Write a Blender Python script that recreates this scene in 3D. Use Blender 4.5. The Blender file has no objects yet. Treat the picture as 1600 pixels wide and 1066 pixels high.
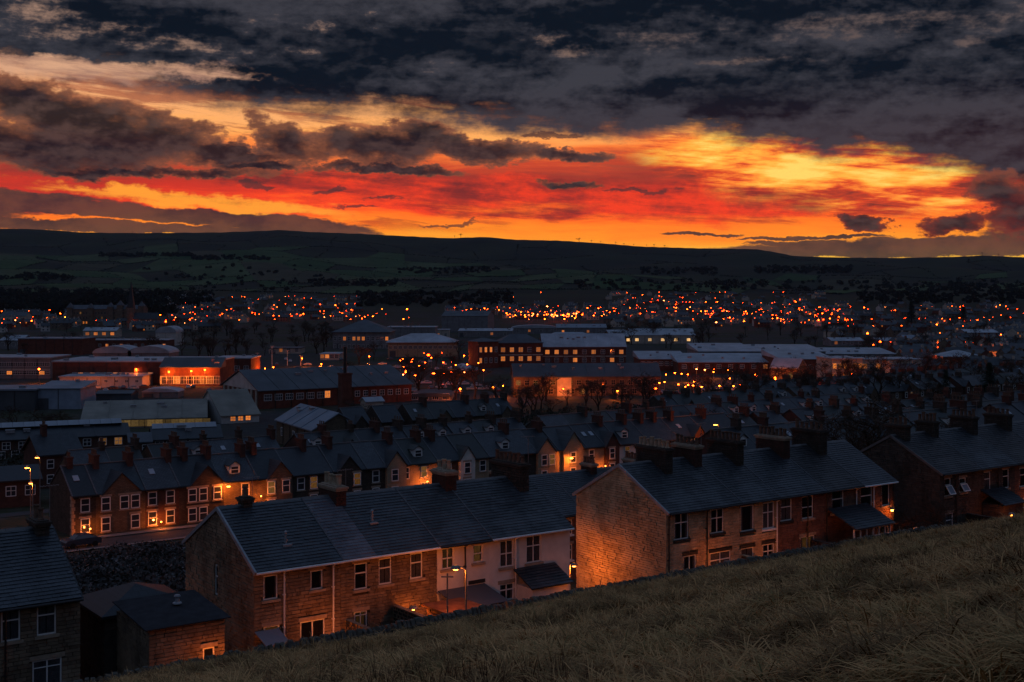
import bpy, math, random
import numpy as np
from mathutils import Vector, Matrix
random.seed(7)
rng = np.random.default_rng(11)
SC = bpy.context.scene
COL = SC.collection
PI = math.pi
# ------------------------------------------------------------------ camera
F, CX, CY, CZ = 1936.0, 800.0, 459.0, 36.0      # focal length in photo pixels, horizon row, eye height above the valley
cam_d = bpy.data.cameras.new('camera')
cam_d.sensor_width = 36.0
cam_d.lens = 36.0 * F / 1600.0
cam_d.shift_y = -(533.0 - CY) / 1600.0
cam_d.clip_start = 0.5
cam_d.clip_end = 40000
cam = bpy.data.objects.new('camera', cam_d)
COL.objects.link(cam)
cam.location = (0, 0, CZ)
cam.rotation_euler = (PI / 2, 0, 0)
SC.camera = cam
# ------------------------------------------------------------------ render
SC.view_settings.view_transform = 'Standard'
SC.view_settings.look = 'None'
SC.view_settings.gamma = 1
SC.view_settings.exposure = 0.0
SC.view_settings.use_curve_mapping = False
cy = SC.cycles
cy.use_denoising = True
cy.max_bounces = 4
cy.diffuse_bounces = 2
cy.glossy_bounces = 2
cy.transmission_bounces = 2
cy.transparent_max_bounces = 8
cy.volume_bounces = 0
cy.caustics_reflective = False
cy.caustics_refractive = False
cy.sample_clamp_indirect = 2.0
cy.use_light_tree = True

# ------------------------------------------------------------------ node expressions
class E:
    """a socket or number in a node tree, with arithmetic"""
    T = None
    def __init__(s, v): s.v = v
    def __add__(a, b): return mth('ADD', a, b)
    __radd__ = lambda a, b: mth('ADD', b, a)
    def __sub__(a, b): return mth('SUBTRACT', a, b)
    def __rsub__(a, b): return mth('SUBTRACT', b, a)
    def __mul__(a, b): return mth('MULTIPLY', a, b)
    __rmul__ = lambda a, b: mth('MULTIPLY', b, a)
    def __truediv__(a, b): return mth('DIVIDE', a, b)
def put(sock, v):
    if isinstance(v, E): v = v.v
    if isinstance(v, (int, float)):
        sock.default_value = v
    elif isinstance(v, (tuple, list)):
        sock.default_value = tuple(v) if len(v) == len(sock.default_value) else tuple(v) + (1,)
    else:
        E.T.links.new(v, sock)
def mth(op, *a, clamp=False):
    n = E.T.nodes.new('ShaderNodeMath'); n.operation = op; n.use_clamp = clamp
    for i, x in enumerate(a): put(n.inputs[i], x)
    return E(n.outputs[0])
def sstep(x, lo, hi, o0=0.0, o1=1.0):
    n = E.T.nodes.new('ShaderNodeMapRange'); n.interpolation_type = 'SMOOTHSTEP'
    for i, q in enumerate((x, lo, hi, o0, o1)): put(n.inputs[i], q)
    return E(n.outputs[0])
def lstep(x, lo, hi, o0=0.0, o1=1.0):
    n = E.T.nodes.new('ShaderNodeMapRange')
    for i, q in enumerate((x, lo, hi, o0, o1)): put(n.inputs[i], q)
    return E(n.outputs[0])
def xyz(x, y, z):
    n = E.T.nodes.new('ShaderNodeCombineXYZ')
    for i, q in enumerate((x, y, z)): put(n.inputs[i], q)
    return E(n.outputs[0])
def sep(v):
    n = E.T.nodes.new('ShaderNodeSeparateXYZ'); put(n.inputs[0], v)
    return [E(o) for o in n.outputs]
def noise(vec, scale=1.0, detail=4.0, rough=0.55, dist=0.0, color=False):
    n = E.T.nodes.new('ShaderNodeTexNoise')
    if vec is not None: put(n.inputs['Vector'], vec)
    n.inputs['Scale'].default_value = scale; n.inputs['Detail'].default_value = detail
    n.inputs['Roughness'].default_value = rough; n.inputs['Distortion'].default_value = dist
    return E(n.outputs['Color' if color else 'Fac'])
def mixc(f, a, b, kind='MIX'):
    n = E.T.nodes.new('ShaderNodeMix'); n.data_type = 'RGBA'; n.blend_type = kind
    put(n.inputs[0], f); put(n.inputs[6], a); put(n.inputs[7], b)
    return E(n.outputs[2])
def ramp(f, stops):
    n = E.T.nodes.new('ShaderNodeValToRGB'); cr = n.color_ramp
    while len(cr.elements) < len(stops): cr.elements.new(0.5)
    for e, (p, c) in zip(cr.elements, sorted(stops)):
        e.position = p; e.color = (*c, 1)
    put(n.inputs[0], f)
    return E(n.outputs[0])
def s2l(*c):
    return tuple(((x / 255) / 12.92 if x <= 10 else ((x / 255 + .055) / 1.055) ** 2.4) for x in c)

# ------------------------------------------------------------------ sky
def azi(u): return math.degrees(math.atan2(u - CX, F))
def elv(u, v): return math.degrees(math.atan2(CY - v, math.hypot(F, u - CX)))
K = 33.6                                         # photo pixels to a degree near the horizon
W = bpy.data.worlds.new('World'); SC.world = W; W.use_nodes = True
E.T = W.node_tree; E.T.nodes.clear()
def build_sky():
    tc = E.T.nodes.new('ShaderNodeTexCoord')
    x, y, z = sep(E(tc.outputs['Generated']))
    U = mth('ARCTAN2', x, y) * (180 / PI)
    hyp = mth('SQRT', x * x + y * y)
    V = mth('ARCTAN2', z, hyp) * (180 / PI)
    # cloud edges are torn by warping the directions they are laid out in
    w1 = noise(xyz(U * .34, V * .62, 3.1), 1.0, 8, .66, color=True); ax_, ay_, az_ = sep(w1)
    w2 = noise(xyz(U * .075, V * .16, 8.1), 1.0, 3, .5, color=True); bx, by, bz = sep(w2)
    Uw = U + (ax_ - .5) * 4.6 + (bx - .5) * 4.0
    Vw = V + (ay_ - .5) * 2.1 + (by - .5) * 1.0
    # streaks of high thin cloud, drawn out sideways
    st = noise(xyz(U * .075 + bx * .7, V * .85 + by * 1.1 + U * .022, 7.7), 1.0, 8, .66)
    st2 = noise(xyz(U * .11 + bx * .9, V * 1.05 + U * .085 + by * .8, 1.7), 1.0, 8, .66)
    st3 = noise(xyz(U * .15, V * .8 - U * .12 + by * .6, 5.2), 1.0, 4, .55)
    puff = az_
    w3 = noise(xyz(U * .34 + .05, V * .62 - .22, 3.1), 1.0, 4, .62, color=True); _, _, pz_ = sep(w3)
    relief = puff - pz_
    lump = noise(xyz(U * .12, V * .34, 9.4), 1.0, 6, .58)
    hi = 16.0
    def g(e): return e / hi
    Vs = V + (st - .5) * 3.4 + (by - .5) * .9
    glow = ramp(Vs / hi, [
        (g(1.6), s2l(255, 190, 60)), (g(2.7), s2l(255, 146, 38)), (g(3.5), s2l(255, 116, 34)),
        (g(3.95), s2l(246, 70, 34)), (g(4.5), s2l(200, 52, 38)), (g(5.3), s2l(150, 52, 44)), (g(6.0), s2l(196, 70, 44)),
        (g(6.7), s2l(244, 124, 56)), (g(7.5), s2l(255, 172, 92)), (g(8.6), s2l(238, 168, 110)), (g(10), s2l(214, 156, 122)),
        (g(12.5), s2l(160, 128, 112)), (g(16), s2l(104, 100, 102))])
    thin = sstep(st2, .50, .60) * sstep(V, 2.6, 3.6)
    glow = mixc(thin * .78, glow, mixc(sstep(V, 4.0, 7.5), s2l(158, 42, 36), s2l(158, 84, 60)))
    # golden stretch on the right with slanting cirrus
    def el(u, v, ru, rv, sl=0.0, UU=None, VV=None):
        du = (UU or U) - azi(u); dv = (VV or V) - elv(u, v) + du * sl
        p, q = du * (K / ru), dv * (K / rv)
        return 1.0 - p * p - q * q
    gd = sstep(el(1290, 268, 310, 66, .10, U + (ax_ - .5) * 3.0, V + (ay_ - .5) * 1.2), -.1, .6)
    goldf = (st2 - .5) * 1.0 + (st3 - .5) * .75 + (puff - .5) * .25 + .5
    goldc = ramp(goldf, [(.38, s2l(255, 214, 104)), (.46, s2l(255, 178, 66)), (.52, s2l(250, 132, 50)), (.575, s2l(214, 70, 38)), (.66, s2l(120, 50, 42))])
    c = mixc(gd * .94, glow, goldc)
    yl = sstep(el(280, 308, 300, 15, .085, U, Vw) + (st2 - .5) * 3.0, -.1, .8)
    c = mixc(yl * .9, c, s2l(255, 160, 52))
    rd = sstep(el(800, 306, 620, 34, .035, Uw, Vw) + (st - .5) * 3.0, -.1, .8)
    c = mixc(rd * .8, c, mixc(sstep(st2 * .5 + puff * .5, .42, .58), s2l(236, 62, 34), s2l(96, 40, 42)))
    c = mixc(1.0, c, (1.14, 1.12, 1.08), 'MULTIPLY')
    away = sstep(mth('ABSOLUTE', U - 8.0), 30.0, 95.0)
    c = mixc(away, c, ramp(V / 90, [(0, s2l(96, 86, 96)), (.15, s2l(92, 98, 116)), (1, s2l(78, 92, 120))]))
    def field(bl, UU, VV):
        m = None
        for b in bl:
            e = el(*b, UU=UU, VV=VV)
            m = e if m is None else mth('MAXIMUM', m, e)
        return m
    # --- billowing low cumulus
    cum = field([(60, 168, 140, 48, .22), (170, 200, 150, 52, .2), (60, 228, 240, 40, .03), (275, 215, 95, 40, .18),
                 (452, 218, 70, 34, .3), (560, 226, 130, 34, .03), (650, 212, 70, 30, .1), (745, 232, 125, 22, .10), (870, 242, 92, 11, .03),
                 (895, 291, 66, 9, .0), (1350, 352, 40, 15, .06), (1478, 350, 62, 17, .0), (1575, 306, 62, 46, .1), (1620, 335, 90, 40, 0),
                 (200, 262, 260, 11, 0), (600, 262, 130, 9, 0), (360, 238, 120, 16, 0), (420, 255, 90, 10, 0)], Uw, Vw)
    small = field([(405, 286, 36, 6, 0), (513, 296, 24, 6, 0), (608, 311, 44, 4, 0), (865, 211, 50, 6, 0), (560, 325, 60, 4, 0), (1000, 300, 70, 5, 0), (700, 345, 60, 3, 0)], Uw, Vw)
    dn = (puff - .5) * 2.0
    cf = cum + dn
    m1 = sstep(cf, .0, .38)
    d1 = sstep(cf, .05, .9)
    m1s = sstep(small + dn, .1, .7) * .8
    low = field([(40, 316, 200, 18, .04), (180, 330, 200, 12, .05), (360, 342, 230, 13, .07), (150, 353, 470, 9, .02), (1095, 365, 70, 3.0, 0), (1480, 384, 350, 17, -.01),
                 (1250, 378, 90, 5, 0), (1720, 360, 180, 40, 0), (-300, 330, 330, 40, 0), (1270, 370, 130, 3.0, 0)], U, V + (ay_ - .5) * .9)
    m2 = sstep(low + (puff - .5) * 1.3 + (st2 - .5) * 1.6, .0, .34)
    band = noise(xyz(U * .055 + bx * .5, V * .55 + by * .5, 2.2), 1.0, 6, .62)
    # --- the great sheet overhead with its ragged lower edge
    edge = ramp((U + 30.0) / 60.0, [(0, (.60,) * 3), (.20, (.58,) * 3), (.28, (.51,) * 3), (.45, (.485,) * 3), (.64, (.455,) * 3), (.72, (.41,) * 3), (.79, (.37,) * 3), (.84, (.31,) * 3), (.89, (.23,) * 3), (1, (.16,) * 3)])
    ed, _, _ = sep(edge)
    sheet = (V - ed * 16.0) * .75 + (puff - .5) * 2.2 + (band - .5) * 2.2
    sheet = sheet + mth('MAXIMUM', el(1110, 150, 330, 34), 0.0) * 1.6
    m3 = sstep(sheet, -.3, .75)
    high = sstep(V, 13.5, 42.0)
    tone = sstep(lump * .25 + puff * .35 + band * .4, .42, .60)
    tone = tone + relief * 2.0
    dusk = mixc(high, mixc(mth('MAXIMUM', tone, 0.0, clamp=True), s2l(12, 20, 31), s2l(60, 60, 68)), s2l(78, 98, 130))
    lit = mixc(high, s2l(205, 160, 132), s2l(98, 114, 142))
    flecks = field([(170, 38, 330, 34, .1), (830, 66, 420, 17, -.02), (560, 52, 120, 22, .0), (1330, 30, 300, 14, .03), (1560, 60, 40, 16, 0), (1250, 88, 120, 6, 0)], Uw, Vw)
    gap = sstep(flecks * .35 + (puff - .5) * 3.2 + (band - .5) * 3.4 + relief * 1.5, .25, 1.2)
    farg = sstep(V, 14.0, 22.0) * sstep(lump, .5, .7) * .5
    leftgap = field([(110, 112, 330, 17, -.02), (330, 124, 110, 9, .0), (0, 92, 120, 12, 0)], U, Vw)
    lg = sstep(leftgap + (puff - .5) * 2.2 + (band - .5) * 3.4 + relief * 2.0, -.2, 1.3)
    sheetc = mixc(gap * sstep(U, 6.0, -4.0, .16, .58), dusk, lit)
    sheetc = mixc(farg, sheetc, lit)
    sheetc = mixc(sstep(V, 10.0, 6.0) * .16, sheetc, s2l(96, 44, 42))
    sheetc = mixc(lg * .92, sheetc, mixc(sstep(st2, .4, .6), s2l(226, 172, 136), s2l(170, 126, 108)))
    under = sstep(V, 3.0, 7.5)
    warm = mixc(under, s2l(130, 50, 40), s2l(150, 92, 66))
    c = mixc(m2 * .95, c, mixc(sstep(puff, .36, .62), s2l(50, 43, 48), s2l(98, 64, 54)))
    c = mixc(m3, c, sheetc)
    body = mixc(sstep(puff * .3 + lump * .3 + relief * 1.2 + .22, .36, .70), s2l(22, 23, 32), s2l(74, 57, 56))
    c = mixc(m1 * .98, c, mixc(d1, warm, body))
    c = mixc(m1s, c, s2l(78, 50, 50))
    c = mixc(sstep(V, -2.5, -.2), s2l(30, 28, 32), c)
    sk = E.T.nodes.new('ShaderNodeTexSky'); sk.sky_type = 'NISHITA'; sk.sun_disc = False
    sk.sun_elevation = math.radians(0.6); sk.sun_rotation = math.radians(12.8)
    sky = mixc(1.0, E(sk.outputs[0]), (.02, .02, .02), 'MULTIPLY')
    c = mixc(high * 1.0, c, mixc(1.0, c, sky, 'ADD'))
    bg = E.T.nodes.new('ShaderNodeBackground'); put(bg.inputs[0], c); bg.inputs[1].default_value = 1.0
    out = E.T.nodes.new('ShaderNodeOutputWorld'); E.T.links.new(bg.outputs[0], out.inputs[0])
build_sky()
W.cycles.sampling_method = 'MANUAL'
W.cycles.sample_map_resolution = 512
sun_d = bpy.data.lights.new('sun', 'SUN'); sun_d.energy = 0.12; sun_d.angle = math.radians(2.0); sun_d.color = (1, .36, .12)
sun = bpy.data.objects.new('sun', sun_d); COL.objects.link(sun)
sa, se = math.radians(12.8), math.radians(1.2)
sun.rotation_euler = Vector((math.sin(sa) * math.cos(se), math.cos(sa) * math.cos(se), math.sin(se))).to_track_quat('Z', 'Y').to_euler()

# ------------------------------------------------------------------ frame of the streets
D1 = (0.8075, 0.5899); D2 = (-0.5899, 0.8075); YAW = math.atan2(D1[1], D1[0])
def ab(a, b): return a * D1[0] + b * D2[0], a * D1[1] + b * D2[1]
def to_ab(x, y): return x * D1[0] + y * D1[1], x * D2[0] + y * D2[1]
def a_at(u, b):                                  # where the sight line of column u meets the plane b
    k = (u - CX) / F
    Y = b / (D2[0] * k + D2[1])
    return k * Y * D1[0] + Y * D1[1], Y
def z_at(v, Y): return CZ - (v - CY) / F * Y
# ------------------------------------------------------------------ terrain
NB = np.array([-400, -60, -10, 0, 10, 20, 30, 40, 49.6, 50.0, 56, 65, 74, 84, 100, 120, 143, 163, 190, 240, 300, 20000.])
NZ = np.array([20, 9, 0.7, -1.7, -4.35, -7.15, -10.05, -13.05, -16.0, -18.3, -18.5, -20.5, -22.0, -22.6, -24.2, -26.4, -29.2, -29.6, -31.8, -34.2, -36, -36.])
RU = [-3000, -600, 0, 60, 130, 200, 340, 400, 440, 480, 560, 620, 700, 760, 800, 880, 940, 1000, 1100, 1180, 1212, 1240, 1300, 1400, 1500, 1535, 1600, 2200, 4500]
RV = [365, 366, 357, 358, 363, 364, 363, 361, 359, 362, 365, 368, 372, 370, 374, 376, 380, 385, 388, 389, 394, 400, 402, 403, 401, 399, 402, 410, 400]
RA = np.array([azi(u) for u in RU]); RT = np.array([(CY - v) / math.hypot(F, u - CX) for u, v in zip(RU, RV)])
def gz(x, y):
    x = np.asarray(x, float); y = np.asarray(y, float)
    a = x * D1[0] + y * D1[1]; b = x * D2[0] + y * D2[1]
    z = np.interp(b, NB, NZ)
    z = z - .85 * np.clip((a - 70) / 12, 0, 1) * np.clip((b - 20) / 20, 0, 1) * (b < 49.7)
    z = z + np.where(b < 49, .22 * np.sin(a * .31 + b * .12) * np.sin(b * .27 - 1) + .1 * np.sin(a * .9 + 2) * np.sin(b * .8), 0)
    r = np.hypot(x, y)
    az = np.degrees(np.arctan2(x, y))
    H = np.interp(az, RA, RT) * 5500
    t = np.interp(r, [0, 1250, 2000, 2800, 3500, 4500, 5150, 5500, 6400, 9000, 30000], [0, 0, 0, 0, .17, .52, .86, 1, .72, .3, .2])
    low = np.interp(r, [0, 1250, 2000, 2800, 3500, 30000], [0, 0, 14, 36, 36, 36])
    und = 14 * np.sin(x / 310 + 1.3) * np.sin(y / 420 + .4) + 7 * np.sin(x / 130 + y / 190) + 4 * np.sin(x / 77 - y / 95 + 2)
    w = np.interp(r, [0, 2600, 3400, 5000, 5400, 5600, 6500], [0, 0, 1, 1, 0, 0, 1])
    return z + CZ + low + t * H + und * w
def gzf(x, y): return float(gz(x, y))
def ground_pt(u, v):                             # first meeting of a sight line with the terrain
    k, s = (u - CX) / F, -(v - CY) / F
    Ys = np.concatenate([np.arange(8, 400, .5), np.geomspace(400, 9000, 1500)])
    g = gz(Ys * k, Ys) - (CZ + s * Ys)
    i = int(np.argmax(g > 0)) if (g > 0).any() else len(Ys) - 1
    return Ys[i] * k, Ys[i], float(gz(Ys[i] * k, Ys[i]))

# ------------------------------------------------------------------ mesh builder
class MB:
    def __init__(s): s.v = []; s.f = []; s.m = []
    def add(s, vs, fs, m=0):
        o = len(s.v); s.v.extend(vs)
        for f in fs: s.f.append(tuple(o + i for i in f)); s.m.append(m)
        return s
    def box(s, x0, x1, y0, y1, z0, z1, m=0):
        return s.add([(x0, y0, z0), (x1, y0, z0), (x1, y1, z0), (x0, y1, z0), (x0, y0, z1), (x1, y0, z1), (x1, y1, z1), (x0, y1, z1)],
                     [(0, 3, 2, 1), (4, 5, 6, 7), (0, 1, 5, 4), (1, 2, 6, 5), (2, 3, 7, 6), (3, 0, 4, 7)], m)
    def obox(s, O, ex, ey, en, s0, s1, t0, t1, d0, d1, m=0, dt=None):
        """box in a frame: s along ex, t along ey, d along en; dt = (depth at t0, depth at t1) for tilted tops"""
        if dt is None: dt = (d1, d1)
        vs = []
        for d in (0, 1):
            for (a, b) in ((s0, t0), (s1, t0), (s1, t1), (s0, t1)):
                h = d0 if d == 0 else (dt[0] if b == t0 else dt[1])
                vs.append(tuple(O[i] + ex[i] * a + ey[i] * b + en[i] * h for i in range(3)))
        return s.add(vs, [(4, 5, 6, 7), (0, 1, 5, 4), (1, 2, 6, 5), (2, 3, 7, 6), (3, 0, 4, 7)], m)
    def tube(s, p, q, r0, r1=None, n=8, m=0, cap=True):
        r1 = r0 if r1 is None else r1
        p = Vector(p); q = Vector(q); d = (q - p)
        if d.length < 1e-6: return s
        d.normalize(); e = d.orthogonal().normalized(); g = d.cross(e)
        vs = [tuple(c + (e * math.cos(2 * PI * i / n) + g * math.sin(2 * PI * i / n)) * r) for c, r in ((p, r0), (q, r1)) for i in range(n)]
        fs = [(i, (i + 1) % n, n + (i + 1) % n, n + i) for i in range(n)]
        if cap: fs += [tuple(range(n))[::-1], tuple(range(n, 2 * n))]
        return s.add(vs, fs, m)
    def lathe(s, c, prof, n=10, m=0):
        vs = [(c[0] + r * math.cos(2 * PI * i / n), c[1] + r * math.sin(2 * PI * i / n), c[2] + h) for r, h in prof for i in range(n)]
        fs = [(k * n + i, k * n + (i + 1) % n, (k + 1) * n + (i + 1) % n, (k + 1) * n + i) for k in range(len(prof) - 1) for i in range(n)]
        fs += [tuple(range((len(prof) - 1) * n, len(prof) * n))]
        return s.add(vs, fs, m)
    def mesh(s, name, mats):
        me = bpy.data.meshes.new(name)
        me.from_pydata([tuple(map(float, q)) for q in s.v], [], s.f)
        for mt in (mats if isinstance(mats, (list, tuple)) else [mats]): me.materials.append(mt)
        if any(s.m): me.polygons.foreach_set('material_index', s.m)
        return me
def obj(name, me, parent=None, mats=None, loc=None, rz=None, **kw):
    if isinstance(me, MB): me = me.mesh(name, mats)
    o = bpy.data.objects.new(name, me); COL.objects.link(o)
    if parent is not None: o.parent = parent
    if loc is not None: o.location = loc
    if rz is not None: o.rotation_euler[2] = rz
    for k, q in kw.items(): o[k] = q
    return o
def thing(name, label, cat, loc=(0, 0, 0), rz=0.0, group=None):
    o = bpy.data.objects.new(name, None); COL.objects.link(o)
    o.location = loc; o.rotation_euler[2] = rz; o['label'] = label; o['category'] = cat
    if group: o['group'] = group
    o.empty_display_size = .5
    return o
KIDS = {}
def copy_tree(o, parent=None):
    c = o.copy(); COL.objects.link(c)
    if parent is not None: c.parent = parent
    for ch in list(o.children): copy_tree(ch, c)
    return c

# ------------------------------------------------------------------ materials
def new_mat(name):
    m = bpy.data.materials.new(name); m.use_nodes = True
    E.T = m.node_tree
    b = E.T.nodes['Principled BSDF']
    return m, b
def objco():
    return E(E.T.nodes.new('ShaderNodeTexCoord').outputs['Object'])
def island():
    return E(E.T.nodes.new('ShaderNodeNewGeometry').outputs['Random Per Island'])
def orand():
    return E(E.T.nodes.new('ShaderNodeObjectInfo').outputs['Random'])
def bump(b, h, strength=.4, dist=.02):
    n = E.T.nodes.new('ShaderNodeBump'); n.inputs['Strength'].default_value = strength; n.inputs['Distance'].default_value = dist
    put(n.inputs['Height'], h); E.T.links.new(n.outputs[0], b.inputs['Normal'])
def M_piece(name, cols, rough=.85, nscale=1.3, spec=.3, stain=.5, sooty=.5):
    """loose pieces: every piece its own tone, weather stains across them, fine relief"""
    m, b = new_mat(name); co = objco()
    c = ramp(island(), [(i / (len(cols) - 1), q) for i, q in enumerate(cols)])
    n1 = noise(co, nscale, 5, .6); n2 = noise(co, nscale * 9, 4, .6); px_, py_, pz_ = sep(co)
    soot = noise(xyz(px_ * 1.1, py_ * 1.1, pz_ * .28), 1.0, 5, .65); patch = noise(co, .45, 4, .6)
    c = mixc(sstep(n1, .42, .72) * stain, c, tuple(q * .42 for q in cols[0]))
    c = mixc(sstep(soot, .5, .68) * sooty, c, tuple(q * .3 for q in cols[0])); c = mixc(sstep(patch, .48, .62) * .55, c, tuple(min(1, q * 1.5) for q in cols[-1]))
    c = mixc(lstep(n2, .3, .7, 0, .3), c, tuple(min(1, q * 1.35) for q in cols[-1]))
    put(b.inputs['Base Color'], c); b.inputs['Roughness'].default_value = rough; b.inputs['Specular IOR Level'].default_value = spec
    bump(b, noise(co, 26, 4, .65), .5, .012)
    return m
def M_flat(name, col, rough=.6, spec=.3, var=.25, nscale=2.0, metal=0.0, bmp=0.0):
    m, b = new_mat(name); co = objco()
    n = noise(co, nscale, 5, .6)
    c = mixc(lstep(n, .3, .7), tuple(q * (1 - var) for q in col), tuple(min(1, q * (1 + var)) for q in col))
    c = mixc(lstep(orand(), 0, 1, 0, var * .6), c, tuple(q * .7 for q in col))
    put(b.inputs['Base Color'], c); b.inputs['Roughness'].default_value = rough; b.inputs['Specular IOR Level'].default_value = spec
    b.inputs['Metallic'].default_value = metal
    if bmp: bump(b, noise(co, nscale * 8, 4, .6), bmp, .03)
    return m
def M_brick(name, c1, c2, mortar, scale=1.0, rough=.9):
    m, b = new_mat(name); x, y, z = sep(objco())
    n = E.T.nodes.new('ShaderNodeTexBrick')
    put(n.inputs['Vector'], xyz(x + y, z, 0)); put(n.inputs['Color1'], c1); put(n.inputs['Color2'], c2); put(n.inputs['Mortar'], mortar)
    n.inputs['Scale'].default_value = scale; n.inputs['Mortar Size'].default_value = .012
    n.inputs['Brick Width'].default_value = .42; n.inputs['Row Height'].default_value = .16
    nz = noise(xyz(x, y, z), .8, 5, .6)
    c = mixc(sstep(nz, .4, .75) * .55, E(n.outputs[0]), tuple(q * .45 for q in c1))
    put(b.inputs['Base Color'], c); b.inputs['Roughness'].default_value = rough; b.inputs['Specular IOR Level'].default_value = .2
    return m
def M_slatefar(name, c1, c2, row=.3):
    m, b = new_mat(name); x, y, z = sep(objco())
    n = E.T.nodes.new('ShaderNodeTexBrick')
    put(n.inputs['Vector'], xyz(x, z * 1.9, 0)); put(n.inputs['Color1'], c1); put(n.inputs['Color2'], c2); put(n.inputs['Mortar'], tuple(q * .45 for q in c1))
    n.inputs['Scale'].default_value = 1; n.inputs['Mortar Size'].default_value = .03; n.inputs['Brick Width'].default_value = .4; n.inputs['Row Height'].default_value = row
    nz = noise(xyz(x, y, z), .7, 5, .65)
    c = mixc(sstep(nz, .45, .8) * .5, E(n.outputs[0]), tuple(min(1, q * 1.9) for q in c2))
    c = mixc(lstep(orand(), 0, 1, 0, .65), c, tuple(q * .45 for q in c1))
    put(b.inputs['Base Color'], c); b.inputs['Roughness'].default_value = .5; b.inputs['Specular IOR Level'].default_value = .45
    return m
def M_emit(name, col, st, var=True):
    m, b = new_mat(name); E.T.nodes.remove(b)
    e = E.T.nodes.new('ShaderNodeEmission'); put(e.inputs[0], col)
    if var:
        put(e.inputs[1], lstep(noise(objco(), 3.1, 3, .6), .25, .75, .35, 1.4) * lstep(orand(), 0, 1, .3, 1.25) * st)
    else: e.inputs[1].default_value = st
    E.T.links.new(e.outputs[0], E.T.nodes['Material Output'].inputs[0])
    return m
def M_glass(name, tr=.6, tint=(.012, .015, .02)):
    m, b = new_mat(name)
    put(b.inputs['Base Color'], tint); b.inputs['Roughness'].default_value = .06; b.inputs['Specular IOR Level'].default_value = .9
    t = E.T.nodes.new('ShaderNodeBsdfTransparent'); mx = E.T.nodes.new('ShaderNodeMixShader'); mx.inputs[0].default_value = 1 - tr
    E.T.links.new(t.outputs[0], mx.inputs[1]); E.T.links.new(b.outputs[0], mx.inputs[2]); E.T.links.new(mx.outputs[0], E.T.nodes['Material Output'].inputs[0])
    return m
MT = {}
MT['stone'] = M_piece('brown_sandstone', [(.10, .072, .05), (.16, .115, .075), (.22, .165, .11), (.13, .10, .075), (.27, .20, .13)])
MT['buff'] = M_piece('buff_sandstone', [(.30, .22, .13), (.38, .29, .175), (.45, .35, .22), (.34, .25, .15), (.50, .40, .26)], stain=.35, sooty=.28)
MT['dark'] = M_piece('sooty_sandstone', [(.055, .045, .038), (.08, .064, .052), (.11, .088, .068), (.07, .055, .045)])
MT['redstone'] = M_piece('reddish_stone', [(.12, .062, .045), (.17, .085, .055), (.22, .12, .08), (.14, .075, .055)])
MT['cream'] = M_flat('cream_render', (.70, .66, .60), .85, .2, .16, 1.1, bmp=.2)
MT['core_stone'] = M_brick('coursed_stone', (.13, .095, .065), (.19, .145, .10), (.06, .05, .04))
MT['core_dark'] = M_brick('dark_coursed_stone', (.06, .048, .04), (.10, .08, .064), (.03, .026, .022))
MT['core_brick'] = M_brick('red_brick', (.085, .042, .034), (.12, .056, .042), (.07, .05, .042))
MT['core_buff'] = M_brick('buff_brick', (.36, .28, .18), (.44, .35, .23), (.22, .18, .13))
MT['mortar'] = M_flat('mortar', (.06, .05, .042), .95, .1, .3, 4)
MT['slate'] = M_piece('welsh_slate', [(.012, .015, .020), (.020, .024, .030), (.030, .035, .042), (.016, .020, .025), (.048, .054, .062)], .42, .7, .5, .35)
MT['slate_b'] = M_piece('brownish_slate', [(.016, .016, .018), (.026, .025, .027), (.038, .036, .038), (.021, .020, .022), (.056, .053, .052)], .5, .5, .4, .5)
MT['slate_c'] = M_piece('pale_worn_slate', [(.020, .024, .028), (.032, .036, .042), (.046, .050, .056), (.025, .029, .034), (.072, .078, .084)], .5, .6, .4, .45)
MT['slate_grey'] = M_piece('grey_tiles', [(.085, .085, .10), (.11, .108, .125), (.14, .137, .15)], .6, .7, .4, .3)
MT['slate_far'] = M_slatefar('slate_roof', (.018, .023, .030), (.034, .041, .050))
MT['slate_far2'] = M_slatefar('weathered_slate_roof', (.038, .043, .052), (.062, .070, .082))
MT['slate_moss'] = M_slatefar('mossy_slate_roof', (.026, .030, .028), (.044, .050, .044))
MT['ridge'] = M_flat('ridge_tile_clay', (.15, .14, .135), .8)
MT['white'] = M_flat('white_paint', (.78, .78, .76), .45, .4, .1)
MT['stonetrim'] = M_flat('dressed_stone', (.34, .27, .2), .85, .2, .3, 3)
MT['darktrim'] = M_flat('black_painted_stone', (.03, .028, .027), .6, .3, .3, 3)
MT['lead'] = M_flat('lead_flashing', (.30, .31, .33), .5, .5, .3, 3)
MT['flash'] = M_flat('mortar_fillet', (.12, .12, .125), .8, .2, .4, 5)
MT['gutter_dark'] = M_flat('black_gutter', (.02, .02, .022), .4, .5, .2)
MT['pot'] = M_flat('clay_pot', (.16, .10, .07), .85, .2, .5, 3)
MT['pot_buff'] = M_flat('buff_clay_pot', (.42, .34, .24), .85, .2, .4, 3)
MT['glass'] = M_glass('window_glass')
MT['glass_far'] = M_glass('distant_window_glass', .0, (.03, .035, .045))
MT['dark_panel'] = M_flat('dark_room_panel', (.012, .012, .014), .9, 0, .1)  # near-black colour stands in for the shade of an unlit room
MT['curtain'] = M_flat('net_curtain', (.42, .43, .46), .95, 0, .25, 6)
MT['lit_warm'] = M_emit('lit_window_warm', (1, .50, .15), .85)
MT['lit_dim'] = M_emit('lit_window_dim', (1, .44, .12), .17)
MT['lit_orange'] = M_emit('lit_blind_orange', (1, .36, .08), .35)
MT['lit_far'] = M_emit('distant_lit_window', (1, .27, .045), .75)
MT['lit_panel'] = M_emit('lit_translucent_sheet', (1, .62, .22), .10)
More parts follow.
